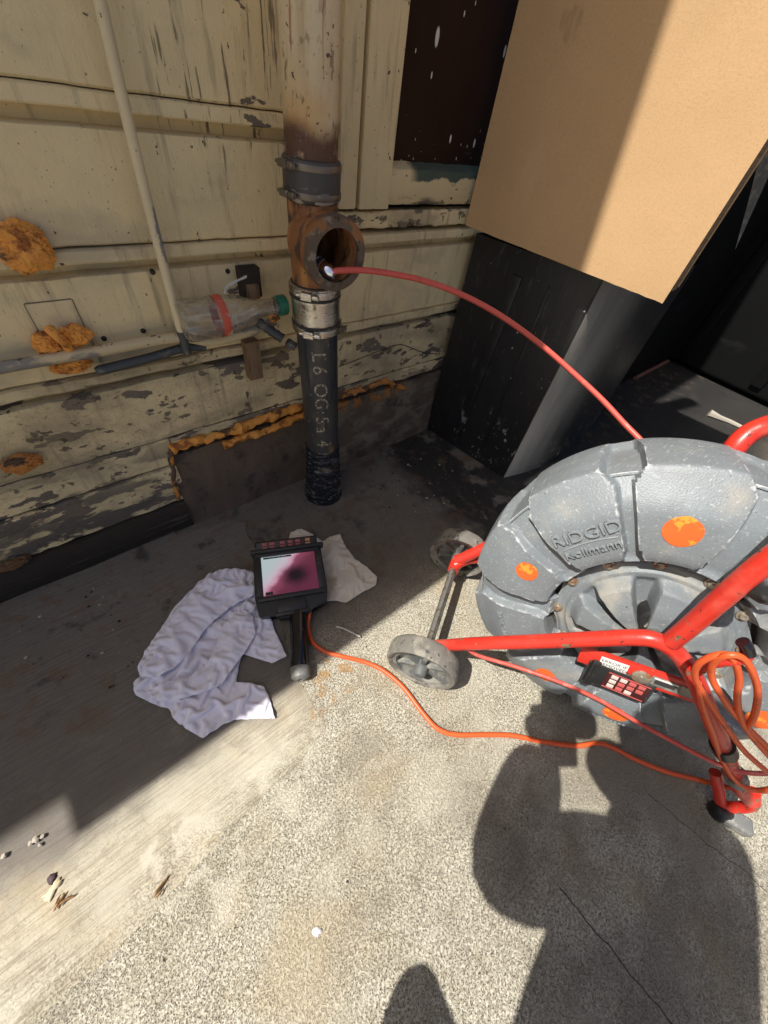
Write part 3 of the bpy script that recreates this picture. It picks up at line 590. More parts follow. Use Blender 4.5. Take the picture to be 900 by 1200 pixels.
# ------------------------------------------------------------------ pipes on the wall
cond = thing('conduit', (0.176, 0.73, 0.45), 'slim cream painted vertical conduit running up the wall left of the bottle', 'pipe')
bm = bmesh.new(); pc = [(0.1750, 0.728, 0.452), (0.1757, 0.728, 0.6), (0.1795, 0.727, 0.75), (0.186, 0.727, 0.90), (0.195, 0.728, 1.2), (0.20, 0.728, 2.85)]
tube(bm, cr(pc, 10), 0.0070, 16); obj('tube', bm, M_conduit, cond)
bm = bmesh.new(); tube(bm, [(0.175, 0.728, 0.488), (0.175, 0.728, 0.449)], 0.0082, 16); obj('end_sleeve', bm, M_lead, cond)
wp = thing('water_pipe', (0.15, 0.732, 0.45), 'horizontal cream painted pipe crossing the wall under the plastic bottle', 'pipe')
bm = bmesh.new(); P = cr([at(-120, 455, y=0.733), at(0, 431, y=0.733), at(100, 414, y=0.733), at(205, 396, y=0.733), at(250, 400, y=0.733), at(300, 386, y=0.73), at(322, 376, y=0.73)], 8)
tube(bm, [V((-2.6, 0.733, P[0].z))] + P, 0.0085, 14); obj('tube', bm, M_wpipe, wp)
sp = thing('lead_pipe', (0.1, 0.735, 0.44), 'short dark pipe with a rounded end below the cream pipe', 'pipe')
bm = bmesh.new(); P = cr([at(112, 435, y=0.735), at(145, 427, y=0.735), at(180, 418, y=0.735), at(215, 408, y=0.735), at(240, 406, y=0.737)], 6)
tube(bm, P, [0.005] + [0.0078] * (len(P) - 1), 12); obj('tube', bm, M_lead, sp)
st = thing('pipe_stub', (0.36, 0.7, 0.46), 'grey ribbed pipe stub with an open nut end beside the steel coupling', 'pipe')
bm = bmesh.new(); a, b = at(302, 377, y=0.722), at(340, 403, y=0.690)
P = [a.lerp(b, t / 12) for t in range(10)]; tube(bm, P, [0.0085 + 0.0015 * (i % 2) for i in range(10)], 12); obj('ribbed_tube', bm, M_lead, st)
d = (b - a).normalized(); bm = bmesh.new(); lathe(bm, [(0.0045, 0.003), (0.0045, 0.012), (0.009, 0.012), (0.0095, 0.010), (0.0095, -0.006), (0.006, -0.008)], frame(b, d), 6); obj('nut', bm, M_lead, st, smooth=False)
bm = bmesh.new(); lathe(bm, [(0, 0.004), (0.0045, 0.004)], frame(b, d), 12); obj('bore', bm, M_black, st)

# bottle: lies on the cream pipe
bot = thing('plastic_bottle', (0.26, 0.705, 0.49), 'crushed clear plastic drink bottle with a green cap lying on the wall pipe', 'bottle')
A = at(213, 378, y=0.700); B = at(334, 357, y=0.695); ax = (B - A); Lb = ax.length; MB_ = frame(A, ax, V((0, -1, 0)))
prof = [(0.0, 0.006), (0.016, 0.003), (0.026, 0.0), (0.031, 0.006), (0.0325, 0.016), (0.0315, 0.035), (0.0305, 0.04), (0.0315, 0.05), (0.031, 0.085), (0.029, 0.10), (0.024, 0.115), (0.017, 0.130), (0.0135, 0.140), (0.0135, Lb - 0.024), (0.0155, Lb - 0.022), (0.0155, Lb - 0.019), (0.0125, Lb - 0.018), (0.0125, Lb - 0.004)]
bm = bmesh.new(); lathe(bm, prof, None, 40)
for v in bm.verts:
    t = v.co.z / Lb; th = math.atan2(v.co.y, v.co.x)
    k = 0.10 * noise.noise(V((math.cos(th) * 1.6, math.sin(th) * 1.6, v.co.z * 40))) + 0.05 * math.sin(5 * th) * sstep(0.02, 0.0, v.co.z) - 0.14 * sstep(0.45, 0.6, t) * sstep(0.75, 0.6, t) * max(0, math.cos(th - 1.0))
    v.co.x *= 1 + k; v.co.y *= 1 + k
    v.co = MB_ @ v.co
m = bpy.data.materials.new('clear_pet_plastic'); m.use_nodes = True; N = m.node_tree.nodes; L = m.node_tree.links
bs = N['Principled BSDF']; bs.inputs['Base Color'].default_value = (0.9, 0.88, 0.84, 1); bs.inputs['Roughness'].default_value = 0.12; bs.inputs['Transmission Weight'].default_value = 0.0
gl = N.new('ShaderNodeBsdfGlossy'); gl.inputs['Roughness'].default_value = 0.07; tr = N.new('ShaderNodeBsdfTransparent'); tr.inputs['Color'].default_value = (0.90, 0.89, 0.86, 1)
df = N.new('ShaderNodeBsdfDiffuse'); df.inputs['Color'].default_value = (0.6, 0.57, 0.5, 1)
lw = N.new('ShaderNodeLayerWeight'); lw.inputs['Blend'].default_value = 0.35; nz = N.new('ShaderNodeTexNoise'); nz.inputs['Scale'].default_value = 60; nz.inputs['Detail'].default_value = 4
ge = N.new('ShaderNodeNewGeometry'); mp = N.new('ShaderNodeMapping'); mp.inputs['Scale'].default_value = (0.4, 1, 1.6); L.new(ge.outputs['Position'], mp.inputs[0]); L.new(mp.outputs[0], nz.inputs['Vector'])
bp = N.new('ShaderNodeBump'); bp.inputs['Distance'].default_value = 0.004; L.new(nz.outputs[0], bp.inputs['Height']); L.new(bp.outputs[0], gl.inputs['Normal']); L.new(bp.outputs[0], lw.inputs['Normal'])
m1 = N.new('ShaderNodeMixShader'); rdg = N.new('ShaderNodeMapRange'); rdg.inputs[1].default_value = 0.50; rdg.inputs[2].default_value = 0.68; rdg.inputs[3].default_value = 0.05; rdg.inputs[4].default_value = 0.55; L.new(nz.outputs[0], rdg.inputs[0]); L.new(rdg.outputs[0], m1.inputs[0]); L.new(tr.outputs[0], m1.inputs[1]); L.new(df.outputs[0], m1.inputs[2])
m2 = N.new('ShaderNodeMixShader'); L.new(lw.outputs['Facing'], m2.inputs[0]); L.new(m1.outputs[0], m2.inputs[1]); L.new(gl.outputs[0], m2.inputs[2])
L.new(m2.outputs[0], N['Material Output'].inputs['Surface']); M_pet = m
obj('shell', bm, M_pet, bot)
bm = bmesh.new(); lathe(bm, [(0.0330, 0.058), (0.0334, 0.060), (0.0334, 0.070), (0.0330, 0.072)], MB_, 40)
obj('label_band', bm, M_label, bot)
bm = bmesh.new(); lathe(bm, [(0.014, Lb - 0.017), (0.0175, Lb - 0.016), (0.0175, Lb - 0.001), (0.016, Lb + 0.001), (0, Lb + 0.001)], MB_, 32); obj('cap', bm, M_green, bot)
# small worn print beside the band
me = text_mesh('ll  ml  l', 0.0085); bb = bmesh.new(); bb.from_mesh(me); bpy.data.meshes.remove(me)
for v in bb.verts:
    th = v.co.y / 0.0335 + 0.2; z = 0.088 + v.co.x; v.co = MB_ @ V((0.0328 * math.cos(th), 0.0328 * math.sin(th), z))
obj('worn_print', bb, M_ink, bot, smooth=False)
ws = thing('paper_strip', at(275, 335, y=0.71), 'thin white paper strip standing on top of the plastic bottle', 'paper scrap')
bm = bmesh.new(); P = cr([at(263, 343, y=0.69), at(266, 336, y=0.70), at(278, 329, y=0.71), at(289, 324, y=0.72)], 5); tube(bm, P, [0.0035 + 0.0005 * math.sin(i) - 0.0001 * i for i in range(len(P))], 6, flat=0.2); obj('strip', bm, M_white, ws)

# ------------------------------------------------------------------ drain pipe
PX, PY = 0.405, 0.662
dp = thing('drain_pipe', (0.428, 0.655, 0), 'vertical cast iron drain stack with open cleanout tee, steel coupling and black lower pipe', 'drain pipe')
def axis(z): # slight lean towards the foot
    return V((0.405 + 0.022 * (1 - sstep(0.0, 0.75, z)), 0.662 - 0.006 * (1 - sstep(0, .75, z)), z))
def ptube(bm, zs, rs, seg=64): tube(bm, [axis(z) for z in zs], rs, seg, up=V((1, 0, 0)))
ZC0, ZC1, ZS0, ZS1 = 0.687, 0.732, 0.4805, 0.566
bm = bmesh.new(); ptube(bm, [ZC0 + 0.01 + i * 0.03 for i in range(30)] + [2.9], 0.0388); obj('upper_pipe', bm, M_upipe, dp, label='cream painted rusting upper pipe')
# tee
def boolean(a, b, op):
    md = a.modifiers.new('b', 'BOOLEAN'); md.operation = op; md.object = b; md.solver = 'EXACT'
    dg = bpy.context.evaluated_depsgraph_get(); dg.update(); me = bpy.data.meshes.new_from_object(a.evaluated_get(dg)); a.modifiers.clear(); a.data = me
TD = V((-0.10, -1, -0.02)).normalized(); TC = axis(0.632)
def tmp(bm):
    me = bpy.data.meshes.new('x'); bmesh.ops.recalc_face_normals(bm, faces=bm.faces[:]); bm.to_mesh(me); bm.free(); o = bpy.data.objects.new('x', me); scene.collection.objects.link(o); return o
b1 = bmesh.new(); tube(b1, [axis(0.545), axis(0.70)], 0.0405, 64, up=V((1, 0, 0))); T1 = tmp(b1)
b2 = bmesh.new(); lathe(b2, [(0, 0), (0.0475, 0), (0.0475, 0.055), (0.0515, 0.060), (0.0520, 0.066), (0.0520, 0.083), (0.0505, 0.086), (0, 0.086)], frame(TC, TD), 64); T2 = tmp(b2)
b3 = bmesh.new(); lathe(b3, [(0, 0), (0.0375, 0), (0.0375, 0.08), (0.0385, 0.1), (0, 0.1)], frame(TC, TD), 64); T3 = tmp(b3)
b4 = bmesh.new(); tube(b4, [axis(0.50), axis(0.75)], 0.0350, 48, up=V((1, 0, 0))); T4 = tmp(b4)
boolean(T1, T2, 'UNION'); boolean(T1, T3, 'DIFFERENCE'); boolean(T1, T4, 'DIFFERENCE')
tee = obj('cleanout_tee', T1.data.copy(), M_rust, dp, label='rust orange tee with a thick open mouth')
tee.data.materials.clear(); tee.data.materials.append(M_rust); tee.data.materials.append(M_rustlip)
for p in tee.data.polygons:
    h = (p.center - TC).dot(TD); rad = ((p.center - TC) - TD * h).length
    p.material_index = 1 if (h > 0.058 and rad > 0.03) else 0
    p.use_smooth = True
try: tee.data.set_sharp_from_angle(angle=math.radians(35))
except Exception: pass
for t in (T1, T2, T3, T4): bpy.data.objects.remove(t)
# upper rubber coupling and its two clamps
bm = bmesh.new(); ptube(bm, [ZC0 - 0.004, ZC0 - 0.002, ZC0 + 0.002, ZC1 - 0.002, ZC1 + 0.001, ZC1 + 0.002], [0.0405, 0.0432, 0.0442, 0.0442, 0.0432, 0.0400]); rc = obj('rubber_coupling', bm, M_rubber, dp)
def clamp(zc, hgt, r, m, par, scr=True, side=V((-0.86, -0.5, 0))):
    bm = bmesh.new(); c = axis(zc); lathe(bm, [(r - 0.001, -hgt / 2), (r + 0.0008, -hgt / 2), (r + 0.0012, -hgt * 0.3), (r + 0.0012, hgt * 0.3), (r + 0.0008, hgt / 2), (r - 0.001, hgt / 2)], Matrix.Translation(c), 64)
    cl = obj('clamp_band', bm, m, par)
    if scr:
        s = side.normalized(); t = V((-s.y, s.x, 0)); p = c + s * (r + 0.005)
        bm = bmesh.new(); box(bm, p, (0.012, 0.020, hgt * 1.15), Matrix((s, t, V((0, 0, 1)))).transposed(), bev=0.0015)
        lathe(bm, [(0, 0.011), (0.0035, 0.011), (0.0045, 0.009), (0.0045, 0.0), (0.0025, 0.0), (0.0025, -0.03), (0, -0.03)], frame(p + t * 0.012 + s * 0.001, t), 10)
        obj('clamp_screw', bm, m, cl, smooth=False)
    return cl
M_clampd = mat('tarnished_clamp_steel', (0.20, 0.17, 0.14), 0.45, metal=0.8, layers=[dict(c=(0.5, 0.47, 0.42), s=60, lo=0.6, hi=0.7)], rvar=.1)
clamp(ZC1 - 0.006, 0.008, 0.0442, M_clampd, dp, side=V((-0.95, -0.1, 0))); clamp(ZC0 + 0.006, 0.008, 0.0442, M_clampd, dp, side=V((-0.95, -0.1, 0)))
# steel coupling
bm = bmesh.new(); zs = [ZS0, ZS0 + 0.001, ZS0 + 0.02, ZS0 + 0.024, ZS0 + 0.028, ZS1 - 0.028, ZS1 - 0.024, ZS1 - 0.02, ZS1 - 0.001, ZS1]
ptube(bm, zs, [0.0435, 0.0452, 0.0452, 0.0462, 0.0455, 0.0455, 0.0462, 0.0452, 0.0452, 0.0435]); obj('steel_coupling', bm, M_steel, dp, label='shiny corrugated stainless coupling sleeve')
bm = bmesh.new(); ptube(bm, [ZS0 - 0.002, ZS1 + 0.002], 0.0432, 48); obj('rubber_liner', bm, M_gap, dp)
for z in (ZS1 - 0.009, ZS0 + 0.009): clamp(z, 0.011, 0.0468, M_steel, dp, side=V((-0.75, -0.66, 0)))
for z in (ZS1 - 0.0185, ZS0 + 0.0185):
    bm = bmesh.new(); ptube(bm, [z - 0.002, z + 0.002], 0.0478, 48); obj('dark_groove', bm, M_gap, dp)
# black lower pipe
bm = bmesh.new(); ptube(bm, [ZS0 + 0.01 - i * 0.02 for i in range(24)] + [0.0], [0.0408] * 25); obj('lower_pipe', bm, M_bpipe, dp, label='scuffed black lower pipe with cream stencilling')
# stencilled lettering running down the pipe: L6 0G 5:a 4
def pipe_text(txt, size, ztop, az, r, m):
    me = text_mesh(txt, size, align='LEFT'); bb = bmesh.new(); bb.from_mesh(me); bpy.data.meshes.remove(me)
    bmesh.ops.triangulate(bb, faces=bb.faces[:]); 
    bmesh.ops.subdivide_edges(bb, edges=[e for e in bb.edges if e.calc_length() > 0.006], cuts=2)
    for v in bb.verts:
        z = ztop - v.co.x; th = az + v.co.y / r; c = axis(z); v.co = V((c.x + r * math.cos(th), c.y + r * math.sin(th), z))
    return obj('stencil_lettering', bb, m, dp, smooth=False)
azc = math.atan2(-0.655, -0.42) + 0.05
zt = 0.452
for ch in 'L6 OG:Sa 4 IN':
    if ch == ' ': zt -= 0.012; continue
    pipe_text(ch, 0.043, zt, azc, 0.0412, M_stencil); zt -= {'I': 0.016, ':': 0.016, 'G': 0.035, 'O': 0.035}.get(ch, 0.028)
# tape wrap at the foot: overlapping flared turns
NT = 90; bm = bmesh.new(); rings = []; seg = 96
for i in range(NT):
    t = i / (NT - 1); z = 0.185 * (1 - t); ring = []
    for k in range(seg):
        th = 2 * math.pi * k / seg; c = axis(z)
        ph_ = z * 42 + 0.9 * math.sin(th + 0.4) + 0.8 * noise.noise(V((math.cos(th) * 1.3, math.sin(th) * 1.3, z * 14)))   # overlapping slanted turns
        saw = (ph_ % 1.0); lip = saw ** 2 * (1 - sstep(0.92, 1.0, saw))
        rr = 0.0416 + 0.0115 * t ** 1.4 + 0.0030 * lip * (0.4 + 1.2 * abs(noise.noise(V((th * 1.5, ph_ // 1, 4))))) + 0.0016 * noise.noise(V((math.cos(th) * 4, math.sin(th) * 4, z * 50)))
        rr += 0.001 * abs(noise.noise(V((math.cos(th) * 9 + z * 60, math.sin(th) * 9, z * 30)))) 
        ring.append(bm.verts.new((c.x + rr * math.cos(th), c.y + rr * math.sin(th), max(z, 0.0005))))
    rings.append(ring)
for i in range(len(rings) - 1):
    for k in range(seg):
        f = bm.faces.new((rings[i + 1][k], rings[i + 1][(k + 1) % seg], rings[i][(k + 1) % seg], rings[i][k])); f.material_index = 1 if noise.noise(V((k * 0.11, i * 0.5, 7))) > 0.42 else 0
obj('tape_wrap', bm, [M_wrap, M_wraplip], dp, label='flared glossy black tape wound round the foot of the pipe')

# ------------------------------------------------------------------ red push cable with camera head
pc = thing('push_cable', (0.40, 0.58, 0.60), 'salmon red push cable arching from the open pipe tee to the grey reel', 'cable')
h0 = at(388, 320, y=0.585)
hd = V((-0.25, 0.9, 0.12)).normalized()
cab = [h0, at(397, 317, y=0.575)]
end = Q(757, 524, -0.19); d0 = (cab[1] - CAM).length; d1 = (end - CAM).length
mid = [(430, 317), (465, 322), (500, 330), (545, 347), (590, 372), (635, 405), (675, 440), (705, 468), (732, 497)]
for i, p in enumerate(mid):
    t = (i + 1) / (len(mid) + 1); dd = d0 + (d1 - d0) * t + 0.03 * math.sin(math.pi * t); cab.append(CAM + ray(*p).normalized() * dd)
cab += [end, end + V((0.012, -0.02, -0.03)), end + V((0.02, -0.05, -0.10))]
bm = bmesh.new(); tube(bm, cr(cab, 8), 0.0047, 12); obj('cable', bm, M_redcable, pc)
bm = bmesh.new(); lathe(bm, [(0.0, -0.008), (0.006, -0.0075), (0.009, -0.001), (0.0125, 0.006), (0.0135, 0.012), (0.0135, 0.016)], frame(h0, hd), 24)
obj('camera_head', bm, M_chrome, pc)
for k in range(4):
    bm = bmesh.new(); z = 0.016 + 0.0055 * k; lathe(bm, [(0.0118, z), (0.0135, z + 0.001), (0.0135, z + 0.004), (0.0118, z + 0.005)], frame(h0, hd), 24); obj('head_ring', bm, M_blackp if k % 2 else M_steel, pc)

# ------------------------------------------------------------------ cardboard and bins
CX = 0.952
cb = thing('cardboard_box', (CX + 0.03, 0.53, 0.605), 'large tan cardboard carton standing on the black bin, half in sunlight', 'cardboard box')
y0, y1, z0, z1 = 0.258, 0.815, 0.606, 1.75
bm = bmesh.new()
ny, nz = 30, 50; th = 0.005
def cpt(i, j, side):
    y = y0 + (0.738 - y0) * i / ny; z = z0 + 0.013 * i / ny + (z1 - z0) * j / nz
    x = CX - 0.148 * (y - y0) + 0.0025 * noise.noise(V((y * 5, z * 4, 1))) + 0.0008 * noise.noise(V((y * 30, z * 20, 1))) + (th if side else 0)
    return V((x, y, z + (0.0012 * noise.noise(V((y * 60, 0, 3))) if j == 0 else 0)))
for side in (0, 1):
    g = [[bm.verts.new(cpt(i, j, side)) for j in range(nz + 1)] for i in range(ny + 1)]
    for i in range(ny):
        for j in range(nz): bm.faces.new((g[i][j], g[i][j + 1], g[i + 1][j + 1], g[i + 1][j]))
    if side == 0: g0 = g
per = lambda g: [g[i][0] for i in range(ny)] + [g[ny][j] for j in range(nz)] + [g[i][nz] for i in range(ny, 0, -1)] + [g[0][j] for j in range(nz, 0, -1)]
a, b = per(g0), per(g)
for i in range(len(a)): f = bm.faces.new((a[i], a[(i + 1) % len(a)], b[(i + 1) % len(a)], b[i])); f.material_index = 1
bmesh.ops.recalc_face_normals(bm, faces=bm.faces[:])
obj('front_panel', bm, [M_kraft, M_kraftedge], cb)
bm = bmesh.new(); box(bm, (CX + 0.029, y0 + 0.006, (z0 + z1) / 2 + 0.008), (0.046, 0.004, z1 - z0 - 0.02), Matrix.Rotation(0.10, 3, 'Z'), bev=0.0006)
obj('side_panel', bm, [M_kraftedge], cb)
bm = bmesh.new(); box(bm, (CX + 0.052 - 0.148 * 0.22, 0.48, (z0 + z1) / 2 + 0.012), (0.005, 0.44, z1 - z0 - 0.02), Matrix.Rotation(0.147, 3, 'Z'), bev=0.0006); obj('back_panel', bm, [M_kraft], cb)
bm = bmesh.new(); box(bm, (CX + 0.030, y0 + 0.014, z0 + 0.016), (0.040, 0.002, 0.022), Matrix.Rotation(0.35, 3, 'Z') @ Matrix.Rotation(0.3, 3, 'X')); obj('torn_flap', bm, [M_kraftedge], cb)
# bin 1
b1 = thing('trash_bin', (1.25, 0.58, 0), 'tall scuffed black plastic bin under the cardboard, closest to the wall', 'bin')
bm = bmesh.new(); X0, X1, Y0, Y1, HB = 0.976, 1.62, 0.400, 0.736, 0.602
b = bmesh.new(); out = [(X0 - 0.047, Y1), (X0, Y0 + 0.006), (X0 + 0.002, Y0 + 0.001), (X0 + 0.006, Y0 - 0.002)]
yy = Y0 - 0.002; xx = X0 + 0.006
for k in range(24):
    xx += 0.026; yy -= 0.026 * 0.30 * (1 - (k + 0.5) / 11.0) if k < 22 else -0.006; out.append((xx, yy))
out += [(X1, Y0 + 0.03), (X1, Y1)]
rows = [[b.verts.new((x + 0.02 * (0.5 - z / HB) * (1 if x > 1.5 else 0), y, z)) for x, y in out] for z in (0.0, 0.004, 0.2, 0.4, HB)]
for r0, r1 in zip(rows, rows[1:]):
    for k in range(len(out)): b.faces.new((r0[k], r0[(k + 1) % len(out)], r1[(k + 1) % len(out)], r1[k]))
bmesh.ops.recalc_face_normals(b, faces=b.faces[:])
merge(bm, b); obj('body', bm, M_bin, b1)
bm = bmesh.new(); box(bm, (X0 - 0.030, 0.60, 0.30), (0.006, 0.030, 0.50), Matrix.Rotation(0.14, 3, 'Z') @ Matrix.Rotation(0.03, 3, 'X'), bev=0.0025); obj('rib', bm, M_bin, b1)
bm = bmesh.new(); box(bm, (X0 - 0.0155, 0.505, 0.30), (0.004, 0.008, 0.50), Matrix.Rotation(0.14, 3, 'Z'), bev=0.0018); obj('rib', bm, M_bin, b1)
bm = bmesh.new(); box(bm, ((X0 + X1) / 2, (Y0 + Y1) / 2 + 0.01, HB - 0.008), (X1 - X0 - 0.03, Y1 - Y0 - 0.03, 0.012), bev=0.003); obj('lid', bm, M_bin2, b1)
# bin 2 and dark bulk behind
b2 = thing('trash_bin', (2.15, 0.66, 0), 'dull black bin with a rusty bottom rail, standing behind the cardboard', 'bin')
bm = bmesh.new(); box(bm, (2.16, 0.63, 0.53), (0.86, 0.24, 1.02), bev=0.02, seg=3); obj('body', bm, M_bin2, b2)
bm = bmesh.new(); p, q = at(742, 445), at(790, 430); tube(bm, [V((p.x, 0.505, 0.010)), V((q.x, 0.505, 0.010))], 0.010, 8); obj('bottom_rail', bm, mat('rusty_rail', (0.16, 0.07, 0.045), 0.7, bumps=((80, (1, 1, 1), .001, 4),)), b2)
b3 = thing('dumpster', (3.1, -0.1, 0), 'big black dumpster filling the dark corner at the right', 'dumpster')
bm = bmesh.new(); box(bm, (3.25, 0.1, 0.62), (1.3, 1.5, 1.2), bev=0.02, seg=3); obj('body', bm, M_bin2, b3)
for yy in (0.45, 0.1, -0.25):
    bm = bmesh.new(); box(bm, (2.59, yy, 0.62), (0.02, 0.05, 1.1), bev=0.004); obj('rib', bm, M_bin2, b3)
bm = bmesh.new(); box(bm, (3.15, 0.1, 1.28), (1.5, 1.6, 0.07), Matrix.Rotation(0.05, 3, 'Y'), bev=0.015, seg=3); obj('lid', bm, M_bin2, b3)
gl_ = thing('metal_strip', at(860, 290, x=1.5), 'narrow grey metal strip leaning behind the right edge of the cardboard', 'metal strip')
bm = bmesh.new(); a_, b_ = at(862, 292, x=1.5), at(915, 168, x=1.48); d_ = (b_ - a_); prism(bm, [(0, 0), (d_.length * .5, 0.018), (d_.length * 1.3, 0.05), (d_.length * 1.3, 0.0)], 0, 0.003, frame(a_, V((-1, 0, 0)), d_)); obj('strip', bm, M_greyp, gl_, smooth=False)
tw = thing('twig', at(850, 492), 'broken grey twig on the black ground beyond the reel', 'twig')
bm = bmesh.new(); tube(bm, [at(831, 484, z=0.012), at(842, 489, z=0.01), at(855, 494, z=0.006), at(872, 502, z=0.006)], [0.018, 0.012, 0.010, 0.008], 7); obj('stick', bm, M_stone, tw)
# ------------------------------------------------------------------ the cable reel
reel = thing('cable_reel', (DC.x, DC.y, 0), 'large blue grey sewer camera cable reel on a red tube frame with two small wheels', 'cable reel')
def L3(a, b, o): return DC + DU * a + DV * b + DN * o
PR = [(0.128, -0.022), (0.134, -0.020), (0.137, -0.004), (0.1385, 0.012), (0.142, 0.0185), (0.150, 0.0210), (0.170, 0.0212), (0.190, 0.0205), (0.207, 0.0190), (0.216, 0.0172), (0.224, 0.0140), (0.232, 0.0096), (0.242, 0.0032), (0.252, -0.0033), (0.262, -0.0098), (0.2680, -0.0138), (0.2705, -0.0165), (0.2712, -0.0215),
      (0.2715, -0.034), (0.2715, -0.06), (0.270, -0.09), (0.266, -0.12), (0.260, -0.15), (0.252, -0.163), (0.240, -0.17), (0.12, -0.175), (0.0, -0.175)]
# resample the profile
RP = []
for i in range(len(PR) - 1):
    a, b = PR[i], PR[i + 1]; n_ = 2 if i < 17 else 3
    for k in range(n_): RP.append((a[0] + (b[0] - a[0]) * k / n_, a[1] + (b[1] - a[1]) * k / n_))
RP.append(PR[-1])
GROOV = [(90 + 36 * k) % 360 for k in range(10)]
def gfac(r, th):
    """0 on a panel, 1 down in the channel between two panels; th in degrees"""
    d = min(abs((th - g + 180) % 360 - 180) for g in GROOV)
    k = GROOV[[abs((th - g + 180) % 360 - 180) for g in GROOV].index(d)]
    sgn = ((th - k + 180) % 360 - 180)
    hw = 1.7 if k == 126 else 3.8
    wd = hw * (0.2 / max(r, 0.05)) ** 0.5
    wd += max(0.0, r - 0.252) * 170 + max(0.0, 0.158 - r) * 130
    e = 0.9
    if sgn < 0: return sstep(wd + e * .8, wd, abs(sgn))
    return sstep(wd + e * 2.0, wd, abs(sgn))
def psurf(r):
    for i in range(16):
        if PR[i + 1][0] >= r: 
            a, b = PR[i], PR[i + 1]; t = (r - a[0]) / (b[0] - a[0]); return a[1] + (b[1] - a[1]) * t
    return -0.0235
def dsurf(r, thd, off=0.0):
    t = math.radians(thd); return L3(r * math.cos(t), r * math.sin(t), psurf(r) + off)
bm = bmesh.new(); seg = 720; rings = []
for i, (r, o) in enumerate(RP):
    a = RP[max(i - 1, 0)]; b = RP[min(i + 1, len(RP) - 1)]; tx, ty = b[0] - a[0], b[1] - a[1]; ln = math.hypot(tx, ty) or 1
    nx_, ny_ = -ty / ln, tx / ln                # outward normal of the profile
    if r < 1e-6: v = bm.verts.new(L3(0, 0, o)); rings.append([v] * seg); continue
    ring = []
    amp = 0.0 if r < 0.136 else (0.015 if i < 40 else 0.015 * sstep(-0.16, -0.13, o))
    for k in range(seg):
        th = 360 * k / seg; g = gfac(r, th) * amp if amp else 0
        rr = r - nx_ * g * (-1 if nx_ < 0 else 1) * (1 if nx_ > 0 else -1) if False else r - abs(nx_) * g * (0.3 + 0.7 * sstep(0.012, -0.012, o)); oo_ = o - abs(ny_) * g
        t = math.radians(th); ring.append(bm.verts.new(L3(rr * math.cos(t), rr * math.sin(t), oo_)))
    rings.append(ring)
for i in range(len(rings) - 1):
    A_, B_ = rings[i], rings[i + 1]
    for k in range(seg):
        q = [A_[k], A_[(k + 1) % seg], B_[(k + 1) % seg], B_[k]]; u_ = []
        for v in q:
            if v not in u_: u_.append(v)
        if len(u_) > 2: bm.faces.new(u_)
bmesh.ops.recalc_face_normals(bm, faces=bm.faces[:])
drum = obj('drum', bm, M_drum, reel, label='scratched blue grey drum shell of ten raised panels')
for p in drum.data.polygons: p.use_smooth = True
# recessed hub plate with scoops
bm = bmesh.new(); seg = 360; rings = []; NR = 44
def scoop(r, th):
    x = (math.degrees(th)) % 360
    w_ = 0.5 + 0.5 * math.cos(math.radians(7 * x + 40 + 25 * math.sin(math.radians(x * 2)) + r * 500))
    wr_ = sstep(0.010, 0.028, r) * sstep(0.103, 0.090, r)
    lobe = sstep(0.12, 0.42, w_)
    h = 0.030 * lobe * wr_ * (0.62 + 0.38 * sstep(0.10, 0.05, r)) - 0.006 * wr_ * (1 - lobe)
    h += 0.006 * sstep(0.113, 0.108, r) 
    h += 0.004 * sstep(0.125, 0.122, r)
    return h - 0.010
for i in range(NR + 1):
    r = 0.129 * i / NR
    if i == 0: rings.append([bm.verts.new(L3(0, 0, 0.0))] * seg); continue
    # scalloped rim round the bolts
    rings.append([bm.verts.new(L3(r * (1 + (0.022 * math.cos(12 * math.radians(k) - math.radians(12 * 21.5)) * sstep(0.11, 0.129, r))) * math.cos(math.radians(k)), r * (1 + (0.022 * math.cos(12 * math.radians(k) - math.radians(12 * 21.5)) * sstep(0.11, 0.129, r))) * math.sin(math.radians(k)), scoop(r, math.radians(k)))) for k in range(seg)])
for i in range(NR):
    A_, B_ = rings[i], rings[i + 1]
    for k in range(seg):
        if i == 0: bm.faces.new((A_[0], B_[k], B_[(k + 1) % seg]))
        else: bm.faces.new((A_[k], B_[k], B_[(k + 1) % seg], A_[(k + 1) % seg]))
hub = obj('hub_plate', bm, M_hub, reel, label='dusty recessed hub plate moulded with radial scoops')
bm = bmesh.new(); lathe(bm, [(0.119, -0.021), (0.140, -0.021), (0.140, -0.018), (0.119, -0.018)], frame(DC, DN, DV), 90, close=True); obj('gasket', bm, M_gap, reel, smooth=False)
# bolts with washers
bm = bmesh.new(); lathe(bm, [(0, 0.0045), (0.0022, 0.0045), (0.0030, 0.0050), (0.0048, 0.0048), (0.0052, 0.004), (0.0054, 0.0018), (0.0085, 0.0016), (0.0088, 0.0), ], None, 12)
bme = bpy.data.meshes.new('bolt'); bm.to_mesh(bme); bm.free(); bme.materials.append(M_bolt)
for k in range(12):
    th = math.radians(21.5 + 30 * k); c = L3(0.1225 * math.cos(th), 0.1225 * math.sin(th), -0.005); obj('bolt', bme, M_bolt, reel, M=frame(c, DN, DV))
# hub bearing behind the frame tube
bm = bmesh.new(); lathe(bm, [(0.027, -0.03), (0.026, 0.008), (0.022, 0.012), (0, 0.013)], frame(L3(0.0, 0.035, 0.012), DN, DV), 36); obj('hub_cap', bm, M_blackp, reel)
bm = bmesh.new()
for k in range(7): box(bm, L3(-0.0135 + 0.0045 * k, 0.035, 0.0255), (0.0018, 0.032 - 0.004 * abs(k - 3), 0.003), Matrix((DU, DV, DN)).transposed())
obj('hub_grille', bm, M_greyp, reel, smooth=False)
